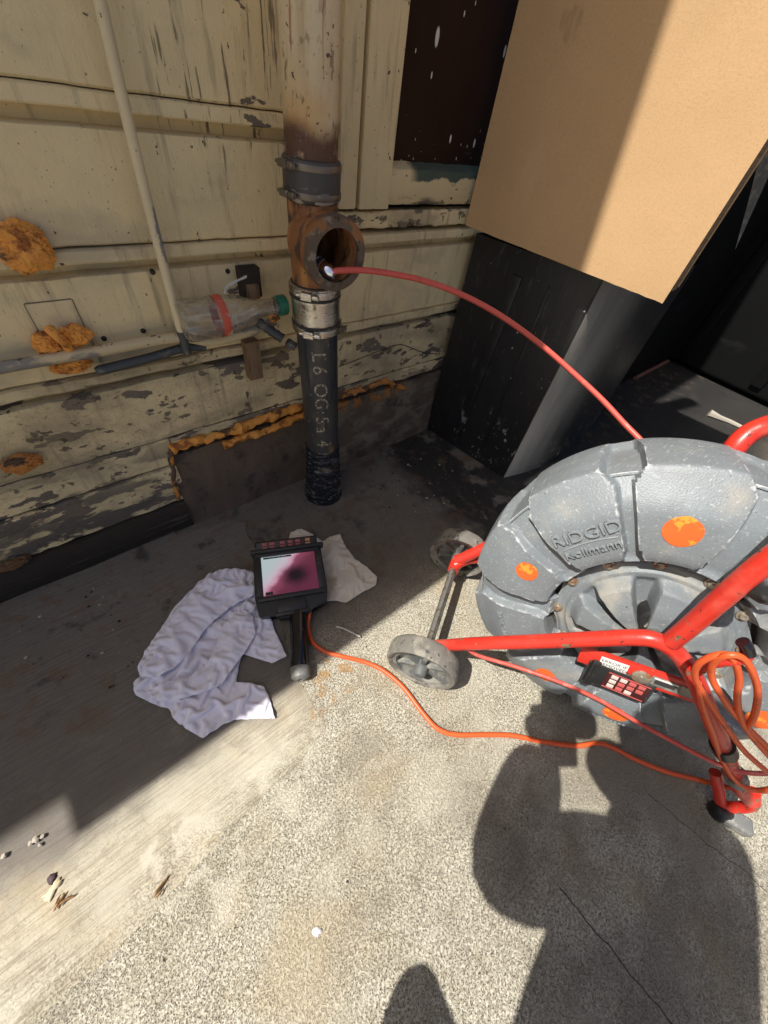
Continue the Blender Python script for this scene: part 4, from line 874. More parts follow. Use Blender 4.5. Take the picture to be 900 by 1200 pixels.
# orange dots on every second panel
def dot(thd, r, R, sq=1.0):
    bm = bmesh.new(); n_ = 40; rows = []
    c = bm.verts.new(dsurf(r, thd, 0.0009)); prev = None
    for j in range(1, 5):
        ring = []
        for k in range(n_):
            a = 2 * math.pi * k / n_; rr = R * j / 4 * (1 + (0.04 * noise.noise(V((math.cos(a) * 2, math.sin(a) * 2, thd))) if j == 4 else 0))
            x = r * math.cos(math.radians(thd)) + rr * math.cos(a); y = r * math.sin(math.radians(thd)) + rr * math.sin(a)
            ring.append(bm.verts.new(dsurf(math.hypot(x, y), math.degrees(math.atan2(y, x)), 0.0009)))
        for k in range(n_):
            if prev is None: bm.faces.new((c, ring[k], ring[(k + 1) % n_]))
            else: bm.faces.new((prev[k], ring[k], ring[(k + 1) % n_], prev[(k + 1) % n_]))
        prev = ring
    return obj('orange_dot', bm, M_dot, reel)
dot(109.5, 0.195, 0.0215); dot(176, 0.193, 0.0175); dot(251.5, 0.196, 0.017); dot(290, 0.196, 0.020); dot(350, 0.196, 0.021); dot(36, 0.195, 0.020)
# raised moulded lettering
def emboss(txt, size, thd, r, rot=0.0, h=0.0016, stretch=1.0, ext=0.0014):
    """text standing on the drum panel, reading clockwise along the rim"""
    me = text_mesh(txt, size, extrude=ext); bb = bmesh.new(); bb.from_mesh(me); bpy.data.meshes.remove(me)
    ca, sa = math.cos(rot), math.sin(rot); t0 = math.radians(thd)
    er = V((math.cos(t0), math.sin(t0))); et = V((math.sin(t0), -math.cos(t0)))
    for v in bb.verts:
        X, Y, Z = v.co.x * stretch, v.co.y, v.co.z; x2, y2 = X * ca - Y * sa, X * sa + Y * ca
        p = er * r + et * x2 + er * y2; rr = math.hypot(p.x, p.y); v.co = L3(p.x, p.y, psurf(min(rr, 0.27)) + Z + 0.0008)
    return obj('moulded_lettering', bb, M_drumtext, reel, smooth=False)
emboss('RIDGID', 0.025, 142.0, 0.198, stretch=1.15, ext=0.0030)
emboss('Kollmann', 0.0185, 142.5, 0.171, stretch=1.1, ext=0.0028)
bm = bmesh.new()
for k in range(24):
    pass
tube(bm, [dsurf(0.184, 142.5 + 11.8 - i * 1.18 * 2 / 2, 0.0) for i in range(21)], 0.0012, 6); obj('moulded_line', bm, M_drumtext, reel)
emboss('SEESNAKE', 0.014, 216, 0.214, stretch=1.0, ext=0.0018)
emboss('SEESNAKE', 0.014, 288, 0.235, stretch=1.0, ext=0.0018)
# wheels
W1, W2 = V((0.304, 0.100, 0.0735)), V((0.562, 0.246, 0.0735))
AX = (W2 - W1).normalized()
def wheel(c, ax, lab):
    Rw = 0.073; hw = 0.0195
    wh = obj('wheel', (lambda b: (lathe(b, [(Rw * 0.80, -hw * 0.75), (Rw * 0.86, -hw * 0.95), (Rw * 0.93, -hw), (Rw * 0.985, -hw * 0.8), (Rw, -hw * 0.45), (Rw * 1.005, 0), (Rw, hw * 0.45), (Rw * 0.985, hw * 0.8), (Rw * 0.93, hw), (Rw * 0.86, hw * 0.95), (Rw * 0.80, hw * 0.75)], frame(c, ax), 72, close=True), b)[1])(bmesh.new()), M_tyre, reel, label=lab)
    bm = bmesh.new(); R2 = Rw * 0.81
    lathe(bm, [(R2, -hw * 0.8), (R2 * 0.9, -hw * 0.72), (R2 * 0.88, -hw * 0.3), (R2 * 0.88, hw * 0.3), (R2 * 0.9, hw * 0.72), (R2, hw * 0.8)], frame(c, ax), 48)
    lathe(bm, [(R2 * 0.9, -0.001), (0.012, -0.001), (0.012, 0.001), (R2 * 0.9, 0.001)], frame(c, ax), 48)
    M_ = frame(c, ax)
    for k in range(6):
        a = k * math.pi / 3; Rm = (M_.to_3x3() @ Matrix.Rotation(a, 3, 'Z'))
        box(bm, M_ @ (Matrix.Rotation(a, 3, 'Z') @ V((R2 * 0.55, 0, 0))), (R2 * 0.78, 0.009, hw * 1.1), Rm, bev=0.002)
    obj('rim', bm, M_rim, wh)
    bm = bmesh.new(); lathe(bm, [(0, -hw - 0.010), (0.009, -hw - 0.010), (0.0125, -hw - 0.006), (0.0135, -hw * 0.4), (0.0135, hw), (0, hw)], frame(c, ax), 20); obj('hub', bm, M_rim, wh)
wheel(W1, AX, 'dusty near wheel standing in sunlight'); wheel(W2, AX, 'far wheel half in the shade')
bm = bmesh.new(); tube(bm, [W1 + AX * 0.01, W2 - AX * 0.0], 0.0088, 10); obj('axle', bm, M_axle, reel)
bm = bmesh.new(); u_ = AX.cross(V((0, 0, 1))).normalized(); tube(bm, [W1 + AX * 0.02 - u_ * 0.0 + V((0, 0, 0.0092)), W2 - AX * 0.05 + V((0, 0, 0.0092))], 0.0022, 6); obj('axle_rib', bm, M_axle, reel)
# frame tubes
def rtube(name, P, r, n=8, flat=1.0, m=None, lab=None, up=None):
    bm = bmesh.new(); tube(bm, cr(P, n), r, 20, flat=flat, up=up); return obj(name, bm, m or M_red, reel, label=lab)
W1i = W1 + AX * 0.034
near = [W1i + V((0.004, -0.004, 0.008)), Q(560, 754, 0.082), Q(620, 752, 0.082), Q(690, 749, 0.082), Q(740, 747, 0.082), Q(768, 750, 0.082), Q(792, 764, 0.080), Q(810, 788, 0.076), Q(824, 818, 0.068), Q(840, 858, 0.050), Q(857, 900, 0.022), Q(868, 930, 0.0)]
e_ = near[-1]
near_leg = near[:-1] + [Q(866, 922, 0.008)]
# lower curl: the tube turns along the ground into the rear foot bar
near_leg += [Q(880, 938, 0.002)]
rtube('near_frame_tube', near_leg, [0.0112 + 0.0012 * sstep(50, 75, i_) for i_ in range((len(near_leg) - 1) * 8 + 1)], lab='red tube running from the near wheel over the hub and down to the front foot')
rtube('foot_tube', [Q(883, 928, 0.0), Q(882, 942, -0.004), Q(866, 946, -0.008), Q(846, 943, -0.008), Q(842, 925, -0.012), Q(838, 905, -0.020)], 0.0095)
rtube('handle_tube', [Q(786, 752, 0.082), Q(812, 731, 0.086), Q(845, 702, 0.092), Q(885, 668, 0.096), Q(930, 634, 0.09), Q(965, 596, 0.05)], 0.0116, lab='red tube climbing from the hub joint to the top handle')
hA = Q(965, 596, 0.05)
rtube('top_handle', [hA, hA + V((0.03, 0.02, 0.05)), Q(985, 520, -0.10), Q(940, 490, -0.17), Q(905, 497, -0.19), Q(878, 508, -0.19), Q(860, 526, -0.18), Q(846, 552, -0.18), Q(850, 600, -0.19)], 0.0150, flat=1.0, lab='red handle tube rising behind the drum')
# far side frame down to the far wheel and far foot
far_c = DC - DN * 0.205
rtube('far_frame_tube', [W2 - AX * 0.035 + V((0, 0, 0.012)), W2 + (far_c - W2) * 0.35 + V((0, 0, 0.06)), far_c, far_c + V((0.14, -0.20, -0.14)), far_c + V((0.19, -0.30, -0.285))], 0.0135)
rtube('rear_link', [Q(850, 600, -0.19), far_c + V((0, 0, 0.05)), far_c], 0.0135)
rtube('spindle', [L3(0, 0.05, 0.076), L3(0, 0.02, 0.01), far_c], 0.010, m=M_axle)
# red bracket at the far wheel
bm = bmesh.new(); c = W2 - AX * 0.045
tube(bm, [c - AX * 0.014, c + AX * 0.014], 0.0125, 14); box(bm, c + V((0.004, -0.005, -0.022)), (0.016, 0.016, 0.040), bev=0.003)
tube(bm, cr([c + V((0, 0, 0.004)), c + V((0.03, -0.01, 0.02)), c + V((0.07, -0.04, 0.03))], 6), 0.0135, 14); obj('axle_bracket', bm, M_red, reel, label='red bracket clamped on the axle')
# flat red bracket bar with stickers
Rb = None
a_, b_ = Q(688, 768, 0.048), Q(814, 812, 0.048); xb = (b_ - a_).normalized(); nb = (DN - xb * DN.dot(xb)).normalized(); yb = nb.cross(xb); RB = Matrix((xb, yb, nb)).transposed()
LB = (b_ - a_).length
def bb_(u, v, h=0.0): return a_ + xb * u + yb * v + nb * h
bm = bmesh.new(); box(bm, bb_(LB / 2, 0), (LB * 1.16, 0.036, 0.007), RB, bev=0.0018); bar = obj('bracket_bar', bm, M_red, reel, label='flat red bar carrying stickers and the counter')
bm = bmesh.new(); box(bm, bb_(LB * 0.26, 0.002, 0.0040), (0.038, 0.022, 0.0008), RB, bev=0.0002); st_ = obj('white_sticker', bm, M_white, bar)
def flat_text(txt, size, c, R, m, parent, name='print', up=0.0):
    me = text_mesh(txt, size); bbm = bmesh.new(); bbm.from_mesh(me); bpy.data.meshes.remove(me)
    bbm.transform(Matrix.Translation(c) @ R.to_4x4()); return obj(name, bbm, m, parent, smooth=False)
flat_text('ERROR IF\nREMOVED', 0.0085, bb_(LB * 0.26, 0.002, 0.0048), RB, M_ink, bar)
bm = bmesh.new(); lathe(bm, [(0.013, 0.0), (0.013, 0.002), (0.010, 0.004), (0.005, 0.004), (0.005, 0.005), (0, 0.005)], frame(bb_(LB * 0.53, -0.001, 0.0038), nb, xb), 24); obj('latch_bolt', bm, M_bolt, bar)
for (u, wd, hh, mm) in ((0.74, 0.036, 0.020, M_greyp), (0.94, 0.020, 0.020, M_axle)):
    bm = bmesh.new(); box(bm, bb_(LB * u, 0.0, 0.0042), (wd, hh, 0.001), RB, bev=0.0002); obj('data_plate', bm, mm, bar)
bm = bmesh.new(); box(bm, bb_(LB * 0.74, 0.0, 0.0050), (0.026, 0.008, 0.0008), RB); obj('data_plate', bm, M_ink, bar)
bm = bmesh.new(); box(bm, bb_(LB * 0.74, 0.007, 0.0050), (0.030, 0.0025, 0.0008), RB); obj('data_plate', bm, M_white, bar)
# counter keypad
kc = Q(728, 797, 0.045); ka = Matrix.Rotation(math.radians(-3), 3, nb); RK = ka @ RB
bm = bmesh.new(); box(bm, kc, (0.084, 0.052, 0.018), RK, bev=0.006, seg=3); kp = obj('counter_unit', bm, M_blackp, reel, label='black counter keypad on the red bar')
bm = bmesh.new(); box(bm, kc - (RK @ V((1, 0, 0))) * 0.043, (0.014, 0.060, 0.024), RK, bev=0.004)
for i in range(4): box(bm, kc - (RK @ V((1, 0, 0))) * (0.052 - 0.004 * i) + (RK @ V((0, 0, 1))) * 0.009, (0.0018, 0.05, 0.006), RK)
obj('ribbed_grip', bm, M_blackp, kp)
bm = bmesh.new(); box(bm, kc + (RK @ V((0.006, 0, 0.0093))), (0.060, 0.038, 0.001), RK, bev=0.0004); obj('keypad_face', bm, M_pad, kp)
for yy in (-0.0175, 0.0175):
    bm = bmesh.new(); box(bm, kc + (RK @ V((0.006, yy, 0.0100))), (0.058, 0.0016, 0.0008), RK); obj('red_line', bm, M_keyred, kp)
kk = 0
for i in range(4):
    for j in range(3):
        if (i, j) in ((3, 0),): continue
        bm = bmesh.new(); box(bm, kc + (RK @ V((-0.013 + i * 0.0125, -0.011 + j * 0.011, 0.0102))), (0.0095, 0.0075, 0.0016), RK, bev=0.0006)
        obj('key', bm, M_key if (i in (0,) or (i, j) == (1, 2) or (i, j) == (2, 0)) else M_keyred, kp)
# hook rod
rtube('cable_hook', [Q(815, 788, 0.085), Q(832, 778, 0.115), Q(855, 774, 0.125), Q(872, 771, 0.125), Q(877, 764, 0.125)], 0.0062)
bm = bmesh.new(); tube(bm, cr([Q(877, 766, 0.125), Q(874, 757, 0.126), Q(870, 752, 0.126)], 4), 0.0068, 12); obj('hook_tip', bm, M_gloss, reel)
# black rubber clamps on the leg, knob, feet
def sleeve(p, q, r, m, nm):
    bm = bmesh.new(); tube(bm, [p, q], r, 20); return obj(nm, bm, m, reel)
sleeve(Q(846, 872, 0.041), Q(850, 881, 0.035), 0.0165, M_blackp, 'band'); sleeve(Q(860, 906, 0.019), Q(863, 913, 0.013), 0.0165, M_greyp, 'band')
bm = bmesh.new(); kc2 = Q(896, 682, 0.085); lathe(bm, [(0, 0.022), (0.012, 0.022), (0.019, 0.016), (0.021, 0.008), (0.019, -0.012), (0.0, -0.012)], frame(kc2, DN + V((0.2, 0, 0.1)), DV), 14); obj('drum_lock_knob', bm, M_blackp, reel)
for (px, py, w_, lab) in ((844, 950, 0.016, None), (861, 962, 0.014, None)):
    g_ = at(px, py, z=0.014); b0 = bmesh.new()
    if px == 844: lathe(b0, [(0, -0.014), (0.015, -0.014), (0.0175, -0.006), (0.0165, 0.010), (0.012, 0.016), (0, 0.016)], frame(g_ + V((0, 0, .001)), (0.1, 0.2, 1)), 20); mm = M_blackp
    else: box(b0, g_ + V((0, 0, 0.0015)), (0.030, 0.046, 0.026), Matrix.Rotation(math.radians(20), 3, 'Z'), bev=0.007, seg=3); mm = M_greyp
    obj('rubber_foot', b0, mm, reel)
# orange cable coiled over the hook
OC = [[(900, 905, .06), (872, 880, .07), (846, 845, .085), (826, 815, .10), (815, 795, .115), (817, 780, .125), (832, 770, .13), (850, 767, .13), (861, 776, .128), (866, 795, .12), (864, 818, .11), (868, 842, .10), (880, 862, .09), (905, 890, .08)],
      [(925, 900, .07), (892, 868, .085), (862, 838, .10), (843, 812, .115), (834, 793, .12), (836, 777, .128), (852, 768, .135), (870, 771, .132), (882, 788, .125), (888, 812, .11), (884, 838, .10), (876, 852, .095)],
      [(818, 800, .11), (824, 830, .09), (836, 862, .07), (846, 890, .045), (862, 915, .035), (885, 926, .03), (915, 922, .03)]]
for pth in OC:
    bm = bmesh.new(); tube(bm, cr([Q(*p) for p in pth], 8), 0.0038, 10); obj('coiled_lead', bm, M_orange, reel, label=None)
# thin red cable slung under the frame
bm = bmesh.new(); tube(bm, cr([Q(544, 757, 0.074), Q(560, 768, 0.07), Q(600, 780, 0.06), Q(650, 797, 0.055), Q(700, 819, 0.05), Q(750, 848, 0.048), Q(800, 875, 0.045), Q(845, 897, 0.04), Q(880, 906, 0.03), Q(930, 905, 0.02)], 6), 0.0036, 10); obj('slung_cable', bm, M_redcable, reel, label='thin red cable slung in front of the drum')

# ------------------------------------------------------------------ monitor
sc = [at(303, 655, z=0.07), at(368, 645, z=0.07), at(374, 690, z=0.05), at(312, 698, z=0.05)]
mc = sum(sc, V((0, 0, 0))) / 4
mx_ = ((sc[1] + sc[2]) - (sc[0] + sc[3])).normalized(); my_ = ((sc[0] + sc[1]) - (sc[2] + sc[3])); my_ = (my_ - mx_ * my_.dot(mx_)).normalized(); mz_ = mx_.cross(my_)
sw = (((sc[1] - sc[0]).length + (sc[2] - sc[3]).length) / 2); sh = (((sc[0] - sc[3]).length + (sc[1] - sc[2]).length) / 2)
RM = Matrix((mx_, my_, mz_)).transposed()
def ml(x, y, z=0.0): return mc + mx_ * x + my_ * y + mz_ * z
mon = thing('handheld_monitor', (mc.x, mc.y, 0), 'black handheld inspection monitor with a long handle, its screen showing a pink image', 'monitor')
bm = bmesh.new()
hw, hh = sw / 2 + 0.017, sh / 2 + 0.012
prism(bm, [(-hw + .004, -hh - 0.030), (-0.038, -hh - 0.030), (-0.032, -hh - 0.040), (0.034, -hh - 0.040), (0.040, -hh - 0.028), (hw - .004, -hh - 0.022), (hw + 0.002, -hh + 0.01), (hw, hh), (hw - 0.006, hh + 0.006), (-hw + 0.006, hh + 0.006), (-hw - .001, hh), (-hw - 0.002, -hh + 0.01)], -0.034, -0.002, Matrix.Translation(mc) @ RM.to_4x4())
bmesh.ops.bevel(bm, geom=[e for e in bm.edges], offset=0.003, segments=2, affect='EDGES')
obj('housing', bm, M_blackp, mon)
bm = bmesh.new() # bezel frame
for (cx, cy, w_, h_) in ((0, sh / 2 + 0.006, sw + 0.024, 0.011), (0, -sh / 2 - 0.006, sw + 0.024, 0.011), (-sw / 2 - 0.0065, 0, 0.0125, sh + 0.001), (sw / 2 + 0.0065, 0, 0.0125, sh + 0.001)): box(bm, ml(cx, cy, 0.001), (w_, h_, 0.008), RM, bev=0.0015)
obj('bezel', bm, M_blackp, mon)
# raised hood with keypad on its sloping top
Rt = RM @ Matrix.Rotation(math.radians(18), 3, 'X')
bm = bmesh.new(); box(bm, ml(0, hh + 0.000, 0.002), (2 * hw + 0.012, 0.009, 0.024), RM, bev=0.003); obj('hood', bm, M_blackp, mon)
hk = ml(0.0, hh + 0.014, 0.000)
bm = bmesh.new(); box(bm, hk, (2 * hw - 0.014, 0.026, 0.022), Rt, bev=0.006, seg=3); kb = obj('keypad_block', bm, M_blackp, mon)
bm = bmesh.new(); box(bm, hk + Rt @ V((0, 0, 0.0113)), (2 * hw - 0.036, 0.019, 0.001), Rt, bev=0.0003); obj('keypad_face', bm, M_pad, kb)
kw = 2 * hw - 0.040
M_ky = mat('amber_key_print', (0.45, 0.24, 0.08), 0.5); M_kd = mat('dull_red_key_print', (0.33, 0.085, 0.07), 0.5)
for i, u in enumerate((0.07, 0.21, 0.42, 0.57, 0.72, 0.92)):
    for j in (-1, 1):
        bm = bmesh.new(); box(bm, hk + Rt @ V((-kw / 2 + kw * u, 0.0045 * j, 0.0120)), (0.0110, 0.0065, 0.0012), Rt, bev=0.0006); obj('key', bm, M_ky if i == 5 else M_kd, kb)
# screen
scr = bpy.data.materials.new('pipe_camera_picture'); scr.use_nodes = True; N = scr.node_tree.nodes; L = scr.node_tree.links; bs = N['Principled BSDF']
tc = N.new('ShaderNodeTexCoord'); sp_ = N.new('ShaderNodeSeparateXYZ'); L.new(tc.outputs['UV'], sp_.inputs[0])
nz = N.new('ShaderNodeTexNoise'); nz.inputs['Scale'].default_value = 5; nz.inputs['Detail'].default_value = 6; L.new(tc.outputs['UV'], nz.inputs['Vector'])
def mm_(op, a, b=None):
    n = N.new('ShaderNodeMath'); n.operation = op
    for i, x in enumerate((a, b)):
        if x is None: continue
        if isinstance(x, (int, float)): n.inputs[i].default_value = x
        else: L.new(x, n.inputs[i])
    return n.outputs[0]
dg_ = mm_('ADD', mm_('SUBTRACT', sp_.outputs[0], mm_('MULTIPLY', sp_.outputs[1], 0.72)), mm_('MULTIPLY', mm_('SUBTRACT', nz.outputs[0], 0.5), 0.22))
rp = N.new('ShaderNodeValToRGB'); L.new(mm_('ADD', dg_, 0.5), rp.inputs[0])
el_ = rp.color_ramp.elements; el_[0].position = 0.10; el_[0].color = (0.50, 0.60, 0.62, 1); el_[1].position = 1.0; el_[1].color = (0.13, 0.02, 0.05, 1)
for p_, c_ in ((0.34, (0.62, 0.54, 0.62, 1)), (0.45, (0.66, 0.34, 0.46, 1)), (0.54, (0.30, 0.07, 0.13, 1)), (0.75, (0.16, 0.03, 0.06, 1))):
    e = rp.color_ramp.elements.new(p_); e.color = c_
ds = N.new('ShaderNodeVectorMath'); ds.operation = 'DISTANCE'; ds.inputs[1].default_value = (0.60, 0.44, 0); L.new(tc.outputs['UV'], ds.inputs[0])
mr_ = N.new('ShaderNodeMapRange'); mr_.interpolation_type = 'SMOOTHSTEP'; mr_.inputs[1].default_value = 0.05; mr_.inputs[2].default_value = 0.36; L.new(ds.outputs['Value'], mr_.inputs[0])
mx2 = N.new('ShaderNodeMix'); mx2.data_type = 'RGBA'; L.new(mr_.outputs[0], mx2.inputs['Factor']); mx2.inputs['A'].default_value = (0.008, 0.002, 0.006, 1); L.new(rp.outputs[0], mx2.inputs['B'])
L.new(mx2.outputs['Result'], bs.inputs['Emission Color']); bs.inputs['Emission Strength'].default_value = 0.55; bs.inputs['Base Color'].default_value = (0.01, 0.01, 0.01, 1); bs.inputs['Roughness'].default_value = 0.25; bs.inputs['Specular IOR Level'].default_value = 0.3
me = bpy.data.meshes.new('screen'); me.from_pydata([ml(-sw / 2, -sh / 2, 0.0), ml(sw / 2, -sh / 2, 0.0), ml(sw / 2, sh / 2, 0.0), ml(-sw / 2, sh / 2, 0.0)], [], [(0, 1, 2, 3)])
uv = me.uv_layers.new(name='UVMap')
for i, c in enumerate(((0, 0), (1, 0), (1, 1), (0, 1))): uv.data[i].uv = c
screen = obj('screen', me, scr, mon, smooth=False)
bm = bmesh.new(); box(bm, ml(-sw * 0.20, sh / 2 - 0.0035, 0.0006), (sw * 0.52, 0.004, 0.0006), RM); obj('status_bar', bm, M_ink, screen)
flat_text('0.0  0:00  12:00  AUTO', 0.0042, ml(-sw * 0.2, sh / 2 - 0.0035, 0.0012), RM, M_white, screen)
bm = bmesh.new(); box(bm, ml(-sw * 0.40, -sh / 2 + 0.005, 0.0006), (sw * 0.13, 0.007, 0.0006), RM); obj('status_box', bm, M_ink, screen)
# cradle plate and handle
bm = bmesh.new(); box(bm, ml(-0.003, -hh - 0.017, 0.002), (0.062, 0.026, 0.010), RM, bev=0.003)
box(bm, ml(-0.003, -hh - 0.032, -0.002), (0.070, 0.010, 0.014), RM, bev=0.003); obj('handle_mount', bm, M_greyp if False else M_blackp, mon)
h_a = ml(0.008, -hh - 0.030, -0.012); h_b = at(352, 790, z=0.018)
hx = (h_b - h_a); HL = hx.length
bm = bmesh.new(); P = [h_a + hx * t for t in (0, 0.1, 0.5, 0.85, 0.93)]; tube(bm, P, [0.0175, 0.0185, 0.0180, 0.0190, 0.0175], 28); obj('handle', bm, M_gloss, mon)
bm = bmesh.new(); lathe(bm, [(0.019, -0.014), (0.0198, -0.004), (0.019, 0.006), (0.011, 0.011), (0.006, 0.011), (0.006, 0.002), (0, 0.002)], frame(h_b, hx), 24); obj('handle_end_cap', bm, M_greyp, mon)

# orange lead from monitor to reel
ol = thing('orange_cable', at(515, 855), 'orange lead snaking over the concrete from the black monitor to the reel', 'cable')
P = [ml(0.036, -hh - 0.022, -0.012), at(362, 722, z=0.02), at(361, 735, z=0.008), at(366, 752, z=.0046 + .0045), at(380, 763, z=0.009), at(400, 769, z=0.009), at(425, 775, z=0.0048), at(448, 785, z=0.0048), at(472, 805, z=0.0048), at(495, 835, z=0.0048), at(513, 854, z=0.0048), at(535, 861, z=0.0048), at(565, 861, z=0.0048), at(600, 862, z=0.0048), at(640, 870, z=0.0048), at(675, 874, z=0.0048), at(700, 871, z=0.0048), at(718, 876, z=0.0048), at(745, 890, z=0.0048), at(780, 904, z=0.0055), at(815, 913, z=0.010), at(850, 922, z=0.05), at(880, 927, z=0.08), Q(925, 924, 0.04)]
bm = bmesh.new(); tube(bm, cr(P, 8), 0.0046, 12); obj('cable', bm, M_orange, ol)

# ------------------------------------------------------------------ rags
import numpy as np
def relax(bm, grow, stiff, its, zmin=0.0048, wave=1.0):
    bm.verts.ensure_lookup_table(); bm.verts.index_update(); n = len(bm.verts)
    p = np.array([v.co[:] for v in bm.verts]); bnd = np.array([v.is_boundary for v in bm.verts])
    E1 = np.array([[e.verts[0].index, e.verts[1].index] for e in bm.edges]); D1 = []
    for f in bm.faces:
        q = [v.index for v in f.verts]
        if len(q) == 4: D1 += [[q[0], q[2]], [q[1], q[3]]]
    nb = [set() for _ in range(n)]
    for a, b in E1: nb[a].add(b); nb[b].add(a)
    B1 = []
    for v in range(n):
        L_ = list(nb[v])
        for i in range(len(L_)):
            for j in range(i + 1, len(L_)):
                d1 = p[L_[i]][:2] - p[v][:2]; d2 = p[L_[j]][:2] - p[v][:2]
                if d1 @ d2 < -0.8 * np.linalg.norm(d1) * np.linalg.norm(d2): B1.append([L_[i], L_[j]])
    D1 = np.array(D1); B1 = np.array(B1)
    def rest(E_): d = p[E_[:, 0], :2] - p[E_[:, 1], :2]; return np.hypot(d[:, 0], d[:, 1])
    gx = 1 + (grow - 1) * (0.75 + 0.5 * np.sin(p[:, 0] * 23 + p[:, 1] * 11))
    def gr(E_): return (gx[E_[:, 0]] + gx[E_[:, 1]]) / 2
    C_ = [(E1, rest(E1) * gr(E1), 1.0), (D1, rest(D1) * gr(D1), 0.8), (B1, rest(B1) * gr(B1), stiff)]
    base = p.copy(); vel = np.zeros_like(p); cnt = np.zeros(n)
    for E_, r_, k_ in C_: cnt += np.bincount(E_[:, 0], minlength=n) + np.bincount(E_[:, 1], minlength=n)
    rs_ = np.random.RandomState(4)
    p[:, 2] += (0.004 * wave * 2.2 * np.sin(p[:, 0] * 75 + p[:, 1] * 48 + 2 * np.sin(p[:, 1] * 60)) + 0.004 * wave * 1.2 * np.sin(p[:, 1] * 95 - p[:, 0] * 30 + 2 * np.sin(p[:, 0] * 70))) * (~bnd)
    for it in range(its):
        old = p.copy(); p = p + vel * 0.90; p[:, 2] -= 0.000004
        for rep in range(2):
            acc = np.zeros_like(p)
            for E_, r_, k_ in C_:
                d = p[E_[:, 0]] - p[E_[:, 1]]; ln = np.sqrt((d * d).sum(1)) + 1e-9; c_ = (d.T * ((ln - r_) / ln * 0.5 * k_)).T
                for ax in range(3):
                    acc[:, ax] -= np.bincount(E_[:, 0], c_[:, ax], n); acc[:, ax] += np.bincount(E_[:, 1], c_[:, ax], n)
            p = p + acc / cnt[:, None] * 1.9
            p[bnd, :2] = base[bnd, :2]
            p[:, 2] = np.clip(p[:, 2], zmin, zmin + 0.05)
            p[bnd, 2] = np.minimum(p[bnd, 2], zmin + 0.007)
        vel = p - old
    for v in bm.verts: v.co = p[v.index]
def cloth(name, outline, ridges, m, label, cat, cell=0.0032, zbase=0.006, amp=0.006, seed=0, edgeh=0.004, jag=0.0015, grow=1.25, stiff=0.25, its=400, parent=None, wave=1.0):
    O = [at(px, py, z=0.012) for px, py in outline]; 
    OP = [O[i].lerp(O[(i + 1) % len(O)], k / 4) for i in range(len(O)) for k in range(4)]; OP = [(p.x + jag * noise.noise(p * 120), p.y + jag * noise.noise(p * 120 + V((4, 4, 4)))) for p in OP]
    def inside(x, y):
        c = False; n = len(OP); j = n - 1
        for i in range(n):
            if (OP[i][1] > y) != (OP[j][1] > y) and x < (OP[j][0] - OP[i][0]) * (y - OP[i][1]) / (OP[j][1] - OP[i][1]) + OP[i][0]: c = not c
            j = i
        return c
    def segd(x, y, a, b):
        dx, dy = b[0] - a[0], b[1] - a[1]; L2 = dx * dx + dy * dy or 1e-9; t = max(0, min(1, ((x - a[0]) * dx + (y - a[1]) * dy) / L2))
        ex, ey = x - a[0] - dx * t, y - a[1] - dy * t; return math.hypot(ex, ey), (dx * ey - dy * ex)
    RG = []
    for (pts, h, w1, w2) in ridges:
        c = cr([at(px, py, z=0.015) for px, py in pts], 5); RG.append(([(p.x, p.y) for p in c], h, w1, w2))
    def edge(x, y):
        best = (9, None)
        for i in range(len(OP)):
            a, b = OP[i], OP[(i + 1) % len(OP)]; d, s = segd(x, y, a, b)
            if d < best[0]:
                dx, dy = b[0] - a[0], b[1] - a[1]; L2 = dx * dx + dy * dy or 1e-9; t = max(0, min(1, ((x - a[0]) * dx + (y - a[1]) * dy) / L2)); best = (d, (a[0] + dx * t, a[1] + dy * t))
        return best
    xs = [p[0] for p in OP]; ys = [p[1] for p in OP]; nx = int((max(xs) - min(xs)) / cell) + 2; ny = int((max(ys) - min(ys)) / cell) + 2
    bm = bmesh.new(); G = {}
    keep = set()
    for i in range(nx):
        for j in range(ny):
            if inside(min(xs) + (i + .5) * cell, min(ys) + (j + .5) * cell): keep.add((i, j))
    for (i, j) in keep:
        for q in ((i, j), (i + 1, j), (i + 1, j + 1), (i, j + 1)):
            if q not in G:
                x, y = min(xs) + q[0] * cell, min(ys) + q[1] * cell; ed, ep = edge(x, y)
                bnd = not all((q[0] + a, q[1] + b) in keep for a, b in ((0, 0), (-1, 0), (0, -1), (-1, -1)))
                if bnd: x, y = ep; ed = 0
                z = 0
                wx = x + 0.006 * noise.noise(V((x * 25, y * 25, seed))); wy = y + 0.006 * noise.noise(V((x * 25, y * 25, seed + 5)))
                for R_, h, w1, w2 in RG:
                    bd = 9; bsn = 0
                    for k in range(len(R_) - 1):
                        d, s = segd(wx, wy, R_[k], R_[k + 1])
                        if d < bd: bd = d; bsn = s
                    ww = w1 if bsn > 0 else w2
                    if bd < ww: t = 1 - bd / ww; z = max(z, 0) + 0 if False else z + 1.5 * h * (t ** 1.2) * (1 - min(0.85, z / 0.035))
                p3 = V((x * 20, y * 20, seed)); cr_ = amp * (0.5 + noise.noise(p3)) * 0.7 + amp * 1.5 * (0.35 - abs(noise.noise(V((x * 30 + y * 12, y * 22, seed + 3))))) + amp * 0.35 * (0.4 - abs(noise.noise(V((x * 95, y * 95, seed + 3)))))
                f = sstep(0, 0.02, ed) * 0.8 + 0.2
                zz = zbase + (z + cr_) * f + edgeh * max(0, noise.noise(V((x * 35, y * 35, 9)))) * (1 - sstep(0, 0.012, ed))
                G[q] = bm.verts.new((x, y, max(zz, zbase - 0.0005)))
    for (i, j) in keep:
        try: bm.faces.new((G[(i, j)], G[(i + 1, j)], G[(i + 1, j + 1)], G[(i, j + 1)]))
        except ValueError: pass
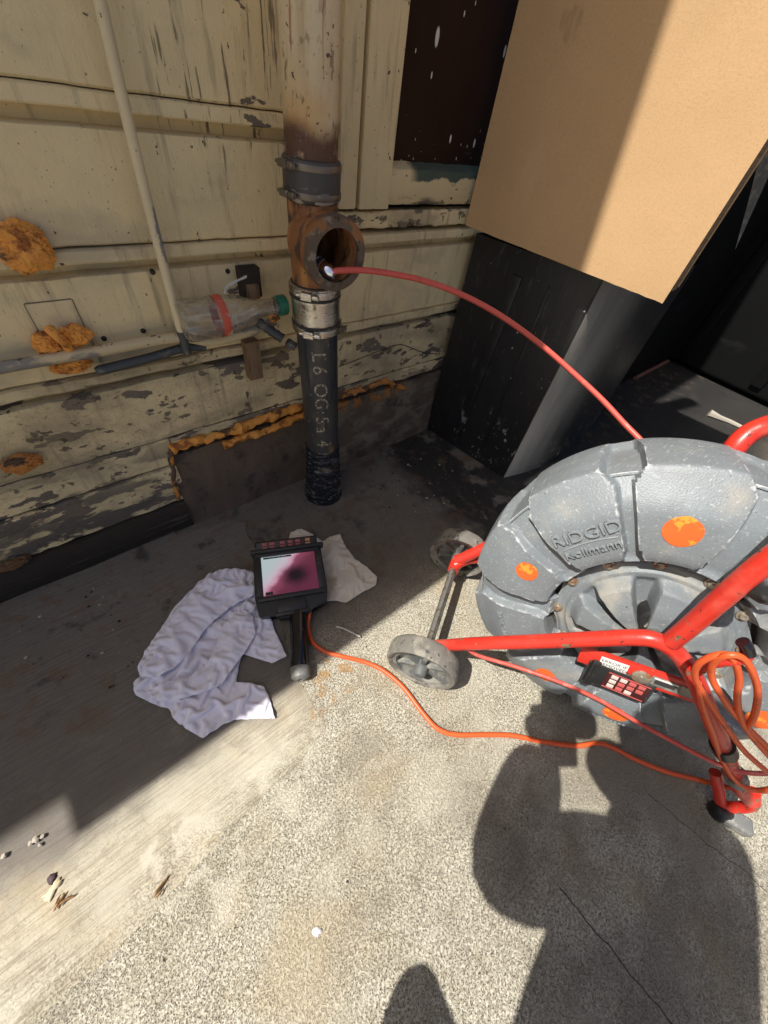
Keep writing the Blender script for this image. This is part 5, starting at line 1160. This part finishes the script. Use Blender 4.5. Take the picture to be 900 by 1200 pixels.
    bmesh.ops.remove_doubles(bm, verts=bm.verts[:], dist=0.0003)
    if grow: relax(bm, grow, stiff, its, zbase - 0.0012, wave)
    me = bpy.data.meshes.new(name); bm.to_mesh(me); bm.free()
    o = obj(name, me, m, parent); ss = o.modifiers.new('s', 'SUBSURF'); ss.levels = ss.render_levels = 1; md = o.modifiers.new('th', 'SOLIDIFY'); md.thickness = 0.0008; md.offset = 1
    for p in o.data.polygons: p.use_smooth = True
    return tagp(o, label, cat) if parent is None else o
rag = cloth('cotton_rag', [(244, 672), (262, 667), (296, 668), (304, 690), (312, 708), (322, 738), (336, 768), (318, 776), (304, 771), (283, 765), (279, 780), (276, 798), (290, 799), (309, 803), (317, 822), (322, 841), (300, 841), (272, 843), (255, 852), (238, 865), (222, 856), (203, 842), (197, 830), (178, 824), (158, 813), (155, 798), (163, 792), (160, 780), (170, 760), (185, 738), (205, 708), (225, 688)],
      [([(302, 672), (262, 682), (228, 705), (200, 740), (172, 782)], 0.020, 0.030, 0.018),
       ([(300, 692), (262, 702), (232, 722), (208, 748), (190, 790)], 0.014, 0.020, 0.010),
       ([(296, 706), (278, 730), (258, 752), (230, 764), (216, 790), (200, 812)], 0.020, 0.012, 0.028),
       ([(304, 712), (318, 740), (326, 764)], 0.012, 0.022, 0.010),
       ([(290, 742), (274, 776), (262, 800), (240, 822)], 0.015, 0.020, 0.008),
       ([(262, 804), (290, 812), (312, 830)], 0.010, 0.022, 0.012),
       ([(160, 802), (186, 808), (214, 806), (246, 800)], 0.010, 0.010, 0.020),
       ([(218, 822), (236, 848)], 0.009, 0.02, 0.012), ([(196, 780), (220, 776), (250, 782)], 0.007, 0.006, 0.012), ([(270, 690), (285, 700), (290, 716)], 0.010, 0.006, 0.012),
       ([(230, 742), (212, 760), (206, 776)], 0.008, 0.006, 0.012)],
      M_rag, 'crumpled pale lavender cotton rag spread beside the monitor', 'rag', seed=2, amp=0.012, cell=0.0030, grow=1.17, stiff=0.30, its=420)
cloth('folded_flap', [(303, 676), (282, 668), (258, 669), (234, 686), (210, 712), (190, 742), (172, 772), (166, 792), (184, 796), (203, 786), (222, 768), (236, 746), (252, 728), (272, 712), (300, 698)], [([(300, 682), (262, 690), (228, 716), (200, 750), (180, 782)], 0.012, 0.018, 0.012)], M_rag, None, None, cell=0.0032, zbase=0.018, amp=0.004, seed=31, grow=1.12, stiff=0.3, its=260, parent=rag)
cloth('folded_flap', [(284, 712), (296, 722), (300, 744), (288, 764), (272, 786), (262, 802), (240, 812), (212, 820), (186, 822), (172, 812), (196, 800), (226, 792), (244, 778), (254, 756), (262, 734)], [([(288, 724), (278, 756), (256, 790), (214, 808)], 0.012, 0.014, 0.012)], M_rag, None, None, cell=0.0032, zbase=0.017, amp=0.004, seed=37, grow=1.12, stiff=0.3, its=260, parent=rag)
cloth('paper_towel', [(336, 640), (340, 622), (353, 618), (366, 624), (378, 633), (388, 627), (398, 624), (406, 640), (416, 653), (430, 663), (442, 674), (441, 684), (424, 693), (406, 705), (392, 702), (376, 704), (350, 690)],
      [([(380, 634), (390, 655), (402, 668), (436, 676)], 0.014, 0.020, 0.012), ([(350, 626), (372, 645), (384, 675), (388, 698)], 0.018, 0.014, 0.026), ([(404, 668), (410, 690)], 0.007, 0.012, 0.012)],
      M_towel, 'creased off-white paper towel lying behind the monitor', 'paper towel', seed=11, amp=0.007, cell=0.0032, grow=1.09, stiff=0.3, its=300)

# ------------------------------------------------------------------ litter
def leaf(name, pts, m, label, cat, z=0.003, curl=0.004, th=0.0004):
    P = [at(px, py) for px, py in pts]; c = sum(P, V((0, 0, 0))) / len(P); bm = bmesh.new(); cv = bm.verts.new((c.x, c.y, z + curl * 0.4)); vs_ = []
    P = cr(P + [P[0]], 4)[:-1]
    P = [p + (p - c) * 0.45 * noise.noise(p * 260) for p in P]
    for i, p in enumerate(P): vs_.append(bm.verts.new((p.x, p.y, z + curl * 0.6 * (noise.noise(p * 90) + 0.2))))
    for i in range(len(vs_)): bm.faces.new((cv, vs_[i], vs_[(i + 1) % len(vs_)]))
    bmesh.ops.recalc_face_normals(bm, faces=bm.faces[:]); o = obj(name, bm, m, None); md = o.modifiers.new('t', 'SOLIDIFY'); md.thickness = th; return tagp(o, label, cat)
leaf('leaf_scrap', [(56, 1031), (61, 1024), (68, 1023), (66, 1031), (60, 1038)], M_purple, 'dark purple curled scrap above the pale one at the lower left', 'scrap')
leaf('paper_scrap', [(66, 1030), (74, 1030), (72, 1037), (66, 1043), (61, 1054), (53, 1056), (52, 1050), (59, 1044)], M_leafp, 'pale twisted paper scrap among dry leaves at the lower left', 'scrap')
def slivers(pts, label):
    bm = bmesh.new()
    for (a, b, w_) in pts:
        A_, B_ = at(*a, z=0.005), at(*b, z=0.006); d_ = (B_ - A_); nn = V((-d_.y, d_.x, 0)).normalized() * w_; prev = None
        for i in range(7):
            t = i / 6; c = A_ + d_ * t + V((0, 0, 0.0025 * math.sin(t * 3 + w_ * 900))) + nn * 0.6 * noise.noise(V((t * 3, w_ * 500, 1))); ww = nn * (math.sin(math.pi * (0.08 + 0.86 * t)) * (0.7 + 0.5 * noise.noise(V((t * 9, w_ * 700, 2)))))
            cur = (bm.verts.new(c - ww), bm.verts.new(c + V((0, 0, 0.0014))), bm.verts.new(c + ww))
            if prev: bm.faces.new((prev[0], prev[1], cur[1], cur[0])); bm.faces.new((prev[1], prev[2], cur[2], cur[1]))
            prev = cur
    o = obj('dry_leaf', bm, M_leaf, None); md = o.modifiers.new('t', 'SOLIDIFY'); md.thickness = 0.0004; return tagp(o, label, 'leaf')
slivers([((63, 1068), (76, 1046), 0.0028), ((67, 1064), (80, 1050), 0.002), ((72, 1058), (87, 1049), 0.0022), ((66, 1060), (70, 1048), 0.0014)], 'shredded brown leaf beside the pale paper scrap')
slivers([((180, 1052), (197, 1026), 0.0026), ((182, 1046), (194, 1030), 0.0018), ((184, 1052), (192, 1040), 0.0014)], 'narrow brown leaf fragment alone on the sunlit broomed concrete')
leaf('paint_flake', [(366, 1089), (371, 1085), (377, 1090), (374, 1097), (367, 1096)], M_white, 'small white paint flake on the sunlit concrete at the bottom', 'flake', z=0.001, curl=0.002)
PL = ['topmost of the mortar crumbs in the shade tongue at lower left', 'mortar crumb right of its cluster at lower left', 'mortar crumb at the left of the cluster at lower left', 'smallest mortar crumb in the cluster at lower left', 'lone pebble in the shade left of the lavender rag', 'tiny crumb on the floor just beyond the end of the bent wire', 'grey crumb on the shaded apron near the kick board', 'tiny crumb on the shaded apron above the rag', 'dark crumb midway between black pipe and black bin', 'crumb right of the dark one between pipe and bin', 'crumb nearest the reel side between pipe and bin', 'crumb close to the curb beside the black bin', 'largest crumb near the bottom corner of the black bin', 'crumb touching the foot of the black bin', 'crumb just in front of the scuffed bin face', 'grey pebble at the very left edge of the yard', 'crumb on the apron close under the dark kick board end', 'single tiny pebble on the sunlit speckled concrete']
for kk_, (px, py, r) in enumerate( ((42, 984, .007), (50, 980, .005), (36, 988, .005), (47, 990, .004), (31, 771, .0055), (88, 661, .004), (110, 690, .003), (162, 770, .003), (500, 584, .006), (520, 590, .005), (487, 600, .004), (478, 545, .006), (493, 538, .005), (515, 545, .005), (530, 552, .004), (5, 1003, .006), (140, 620, .004), (405, 1035, 0.003))):
    c = at(px, py, z=0.0045); bm = bmesh.new(); bmesh.ops.create_icosphere(bm, subdivisions=2, radius=r)
    for v in bm.verts: v.co = v.co * 0.62 * (1 + 0.5 * noise.noise(v.co * (1.2 / r) + V((px, 0, 0)))); v.co.z *= 0.6
    bm.transform(Matrix.Translation(c + V((0, 0, r * 0.3)))); o = obj('pebble', bm, M_stone, None); tagp(o, PL[kk_], 'pebble', 'crumbs and pebbles scattered on the concrete')
bm = bmesh.new(); rs3 = random.Random(11)
for i in range(150):
    q = rs3.random(); px, py, sp = (500, 572, 32) if q < .5 else (470, 545, 45) if q < .7 else (140, 740, 80)
    c = at(px + rs3.gauss(0, sp), py + rs3.gauss(0, sp * 0.45), z=0.003); r = 0.0008 + 0.0018 * rs3.random() ** 3
    if c.y < 0.33: continue
    if c.y > 0.72 or c.x > 0.92 or (0.0 < c.x < 0.33 and 0.2 < c.y < 0.56 and c.z < 1 and px == 160 and c.x > 0.02): continue
    b = bmesh.new(); bmesh.ops.create_icosphere(b, subdivisions=1, radius=r)
    for v in b.verts: v.co = V((v.co.x * (1 + rs3.random()), v.co.y * (1 + .5 * rs3.random()), v.co.z * 0.6)) + V((c.x, c.y, 0.004 + r * 0.3))
    merge(bm, b, 0 if rs3.random() < .7 else 1)
tagp(obj('grit', bm, [M_darkwood, M_stone], None, smooth=False), 'dark grit and crumbs strewn over the shaded concrete', 'grit', kind='stuff')
def strand(name, pts, r, m, label, cat, z=0.008):
    bm = bmesh.new(); P = [at(p[0], p[1], z=p[2] if len(p) > 2 else z) for p in pts]; tube(bm, cr(P, 6), r, 6); o = obj(name, bm, m, None); return tagp(o, label, cat)
strand('plastic_strip', [(394, 734), (404, 737), (414, 742), (422, 746)], 0.0018, M_bristle, 'thin pale plastic strip on the floor right of the monitor handle', 'strip')
M_wire = mat('pale_bent_wire', (0.55, 0.48, 0.40), 0.5)
strand('bent_wire', [(-20, 650, 0.06), (0, 655, 0.05), (30, 666, 0.04), (55, 677, 0.012)], 0.0014, M_wire, 'bent pale wire sticking out at the far left foot of the wall', 'wire')
o2 = bpy.data.objects[-1] if False else None
bm = bmesh.new(); tube(bm, [at(55, 677, z=0.012), at(28, 688, z=0.01), at(-15, 702, z=0.01)], 0.0014, 6); w_ = [o for o in bpy.data.objects if o.name.startswith('bent_wire')][0]; obj('wire_end', bm, M_wire, w_)
strand('hair_wire', [(341, 516, 0.08), (347, 528, 0.05), (352, 538, 0.03), (357, 545, 0.02)], 0.0008, M_bristle, 'hair-thin white wire standing beside the foot of the black pipe', 'wire')
lw_ = strand('thin_wire', [(398, 429)], 0.001, M_darkwood, 'x', 'wire') if False else None
bm = bmesh.new(); P = [at(397, 430, y=0.745), at(420, 421, y=0.748), at(445, 411, y=0.75), at(467, 404, y=0.75), at(480, 407, y=0.75), at(496, 413, y=0.75), at(515, 415, y=0.745)]
tube(bm, cr(P, 6), 0.0011, 6); tagp(obj('thin_wire', bm, M_darkwood, None), 'thin dark wire sagging along the wall between the black pipe and the bin', 'wire')

# ------------------------------------------------------------------ the photographer, squatting behind the phone (out of frame; casts the long shadow)
ph = thing('phone', (0, 0, 0.8), 'black phone held out over the yard by the squatting person', 'phone')
zc = RC @ V((0, 0, 1)); xc = RC @ V((1, 0, 0)); yc = RC @ V((0, 1, 0)); RP_ = Matrix((xc, yc, zc)).transposed()
bm = bmesh.new(); box(bm, CAM + zc * 0.012 - yc * 0.055, (0.074, 0.15, 0.008), RP_, bev=0.0035, seg=3); obj('phone_body', bm, M_gloss, ph)
def sh(px, py, z): g = at(px, py); return V((g.x - SUNK.x * z, g.y - SUNK.y * z, z))
def skin(name, verts, edges, radii, m, parent, root=0, sub=2):
    me = bpy.data.meshes.new(name); me.from_pydata([tuple(v) for v in verts], edges, []); o = bpy.data.objects.new(name, me); scene.collection.objects.link(o)
    o.modifiers.new('s', 'SKIN'); sv = me.skin_vertices[0].data
    for i, r in enumerate(radii): sv[i].radius = (r, r) if not isinstance(r, tuple) else r; sv[i].use_root = (i == root)
    ss = o.modifiers.new('u', 'SUBSURF'); ss.levels = ss.render_levels = sub
    dg = bpy.context.evaluated_depsgraph_get(); dg.update(); m2 = bpy.data.meshes.new_from_object(o.evaluated_get(dg)); bpy.data.objects.remove(o); m2.materials.clear()
    return obj(name, m2, m, parent)
hand_l = CAM + zc * 0.035 - xc * 0.045 - yc * 0.075; hand_r = CAM + zc * 0.035 + xc * 0.045 - yc * 0.075
elb_l = sh(590, 1030, 0.74); shl_l = sh(700, 1000, 0.98); shl_r = sh(828, 985, 0.99); elb_r = sh(735, 915, 0.80)
neck = sh(775, 945, 1.05); head_c = sh(778, 880, 1.17); chest = sh(775, 1040, 0.90); belly = sh(750, 1170, 0.74); pel = sh(730, 1370, 0.50)
knee_l = sh(487, 1142, 0.52); knee_r = V((0.04, -0.42, 0.50)); hip_l = sh(560, 1460, 0.46); hip_r = pel + V((0.09, -0.04, -0.02))
ank_l = V((-0.33, -0.36, 0.09)); ank_r = V((0.00, -0.66, 0.09)); toe_l = ank_l + V((0.05, 0.12, -0.05)); toe_r = ank_r + V((0.06, 0.12, -0.05))
vs_ = [pel, belly, chest, neck, head_c + V((0, 0, -0.06)), shl_l, elb_l, hand_l, shl_r, elb_r, hand_r, hip_l, knee_l, ank_l, hip_r, knee_r, ank_r]
es_ = [(0, 1), (1, 2), (2, 3), (3, 4), (2, 5), (5, 6), (6, 7), (2, 8), (8, 9), (9, 10), (0, 11), (11, 12), (12, 13), (0, 14), (14, 15), (15, 16)]
rd_ = [0.15, 0.15, 0.14, 0.062, 0.055, 0.070, 0.082, 0.048, 0.080, 0.058, 0.040, 0.055, 0.026, 0.045, 0.10, 0.065, 0.045]
per = thing('person', (pel.x, pel.y, 0), 'squatting person in a dark shirt and trousers holding a phone out with both hands', 'person')
M_shirt = mat('dark_work_clothes', (0.06, 0.065, 0.08), 0.9, bumps=((90, (1, 1, 1), 0.001, 4),)); M_skin = mat('skin', (0.45, 0.27, 0.19), 0.5); M_hair = mat('brown_hair', (0.05, 0.03, 0.02), 0.7)
skin('body', vs_, es_, rd_, M_shirt, per)
# head
bm = bmesh.new(); bmesh.ops.create_uvsphere(bm, u_segments=32, v_segments=24, radius=1)
fwd = (V((0.3, 0.85, -0.45))).normalized(); upv = V((0, 0.2, 1)); rt = fwd.cross(upv).normalized(); upv = rt.cross(fwd)
for v in bm.verts:
    x, y, z = v.co; jaw = 1 - 0.22 * max(0, -z); px_, py_, pz_ = x * 0.076 * jaw, y * 0.096 * jaw, z * 0.118
    py_ += 0.022 * math.exp(-((x / 0.16) ** 2 + ((z + 0.12) / 0.2) ** 2)) * (1 if y > 0 else 0) - 0.008 * (math.exp(-(((abs(x) - 0.38) / 0.16) ** 2 + ((z - 0.08) / 0.12) ** 2)) if y > 0 else 0) + 0.006 * (math.exp(-((x / 0.3) ** 2 + ((z + 0.52) / 0.09) ** 2)) if y > 0 else 0)
    v.co = head_c + rt * px_ + fwd * py_ + upv * pz_
obj('head', bm, M_skin, per)
for s in (-1, 1):
    bm = bmesh.new(); bmesh.ops.create_uvsphere(bm, u_segments=12, v_segments=8, radius=1)
    for v in bm.verts: v.co = head_c + rt * (s * 0.076 + v.co.x * 0.010) + fwd * (v.co.y * 0.020 - 0.005) + upv * (v.co.z * 0.032)
    obj('ear', bm, M_skin, per)
    bm = bmesh.new(); bmesh.ops.create_uvsphere(bm, u_segments=12, v_segments=8, radius=0.011); bm.transform(Matrix.Translation(head_c + rt * s * 0.029 + fwd * 0.079 + upv * 0.010)); obj('eye', bm, M_white, per)
bm = bmesh.new(); bmesh.ops.create_uvsphere(bm, u_segments=32, v_segments=20, radius=1)
for v in bm.verts:
    x, y, z = v.co; v.co = head_c + rt * x * 0.084 + fwd * (y * 0.100 - 0.014 - 0.02 * max(0, -z)) + upv * (z * 0.118 + 0.016) 
obj('hair', bm, M_hair, per)
# hands: palm and five fingers closed round the phone edges
for s, hb in ((-1, hand_l), (1, hand_r)):
    pal = [hb, hb + zc * -0.012 + yc * 0.03, hb - zc * 0.014 + yc * 0.055]
    hd_ = skin('hand', pal, [(0, 1), (1, 2)], [(0.028, 0.018), (0.036, 0.015), (0.034, 0.012)], M_skin, per, sub=2)
    for k in range(4):
        b0 = hb + yc * (0.055 - 0.017 * k) + zc * -0.012 + xc * s * 0.002; L_ = (0.9, 1.0, 0.95, 0.75)[k]
        f_ = [b0 + xc * s * 0.012, b0 - zc * 0.016 * L_ + xc * s * 0.004, b0 - zc * 0.024 * L_ - xc * s * 0.020 * L_]
        skin('finger', f_, [(0, 1), (1, 2)], [0.0095, 0.0085, 0.007], M_skin, hd_, sub=1)
    t_ = [hb + yc * 0.01 + zc * 0.004, hb + yc * 0.035 + zc * 0.012 - xc * s * 0.012, hb + yc * 0.055 + zc * 0.008 - xc * s * 0.022]
    skin('thumb', t_, [(0, 1), (1, 2)], [0.012, 0.010, 0.008], M_skin, hd_, sub=1)
for s, a in ((0, ank_l), (1, ank_r)):
    skin('shoe', [a + V((0, -0.04, -0.045)), a + V((0.01, 0.04, -0.04)), a + V((0.04, 0.15, -0.055))], [(0, 1), (1, 2)], [0.042, 0.046, 0.034], M_blackp, per, sub=2)
print('objects', len(bpy.data.objects), 'tris', sum(len(o.data.polygons) * 2 for o in bpy.data.objects if o.type == 'MESH'))
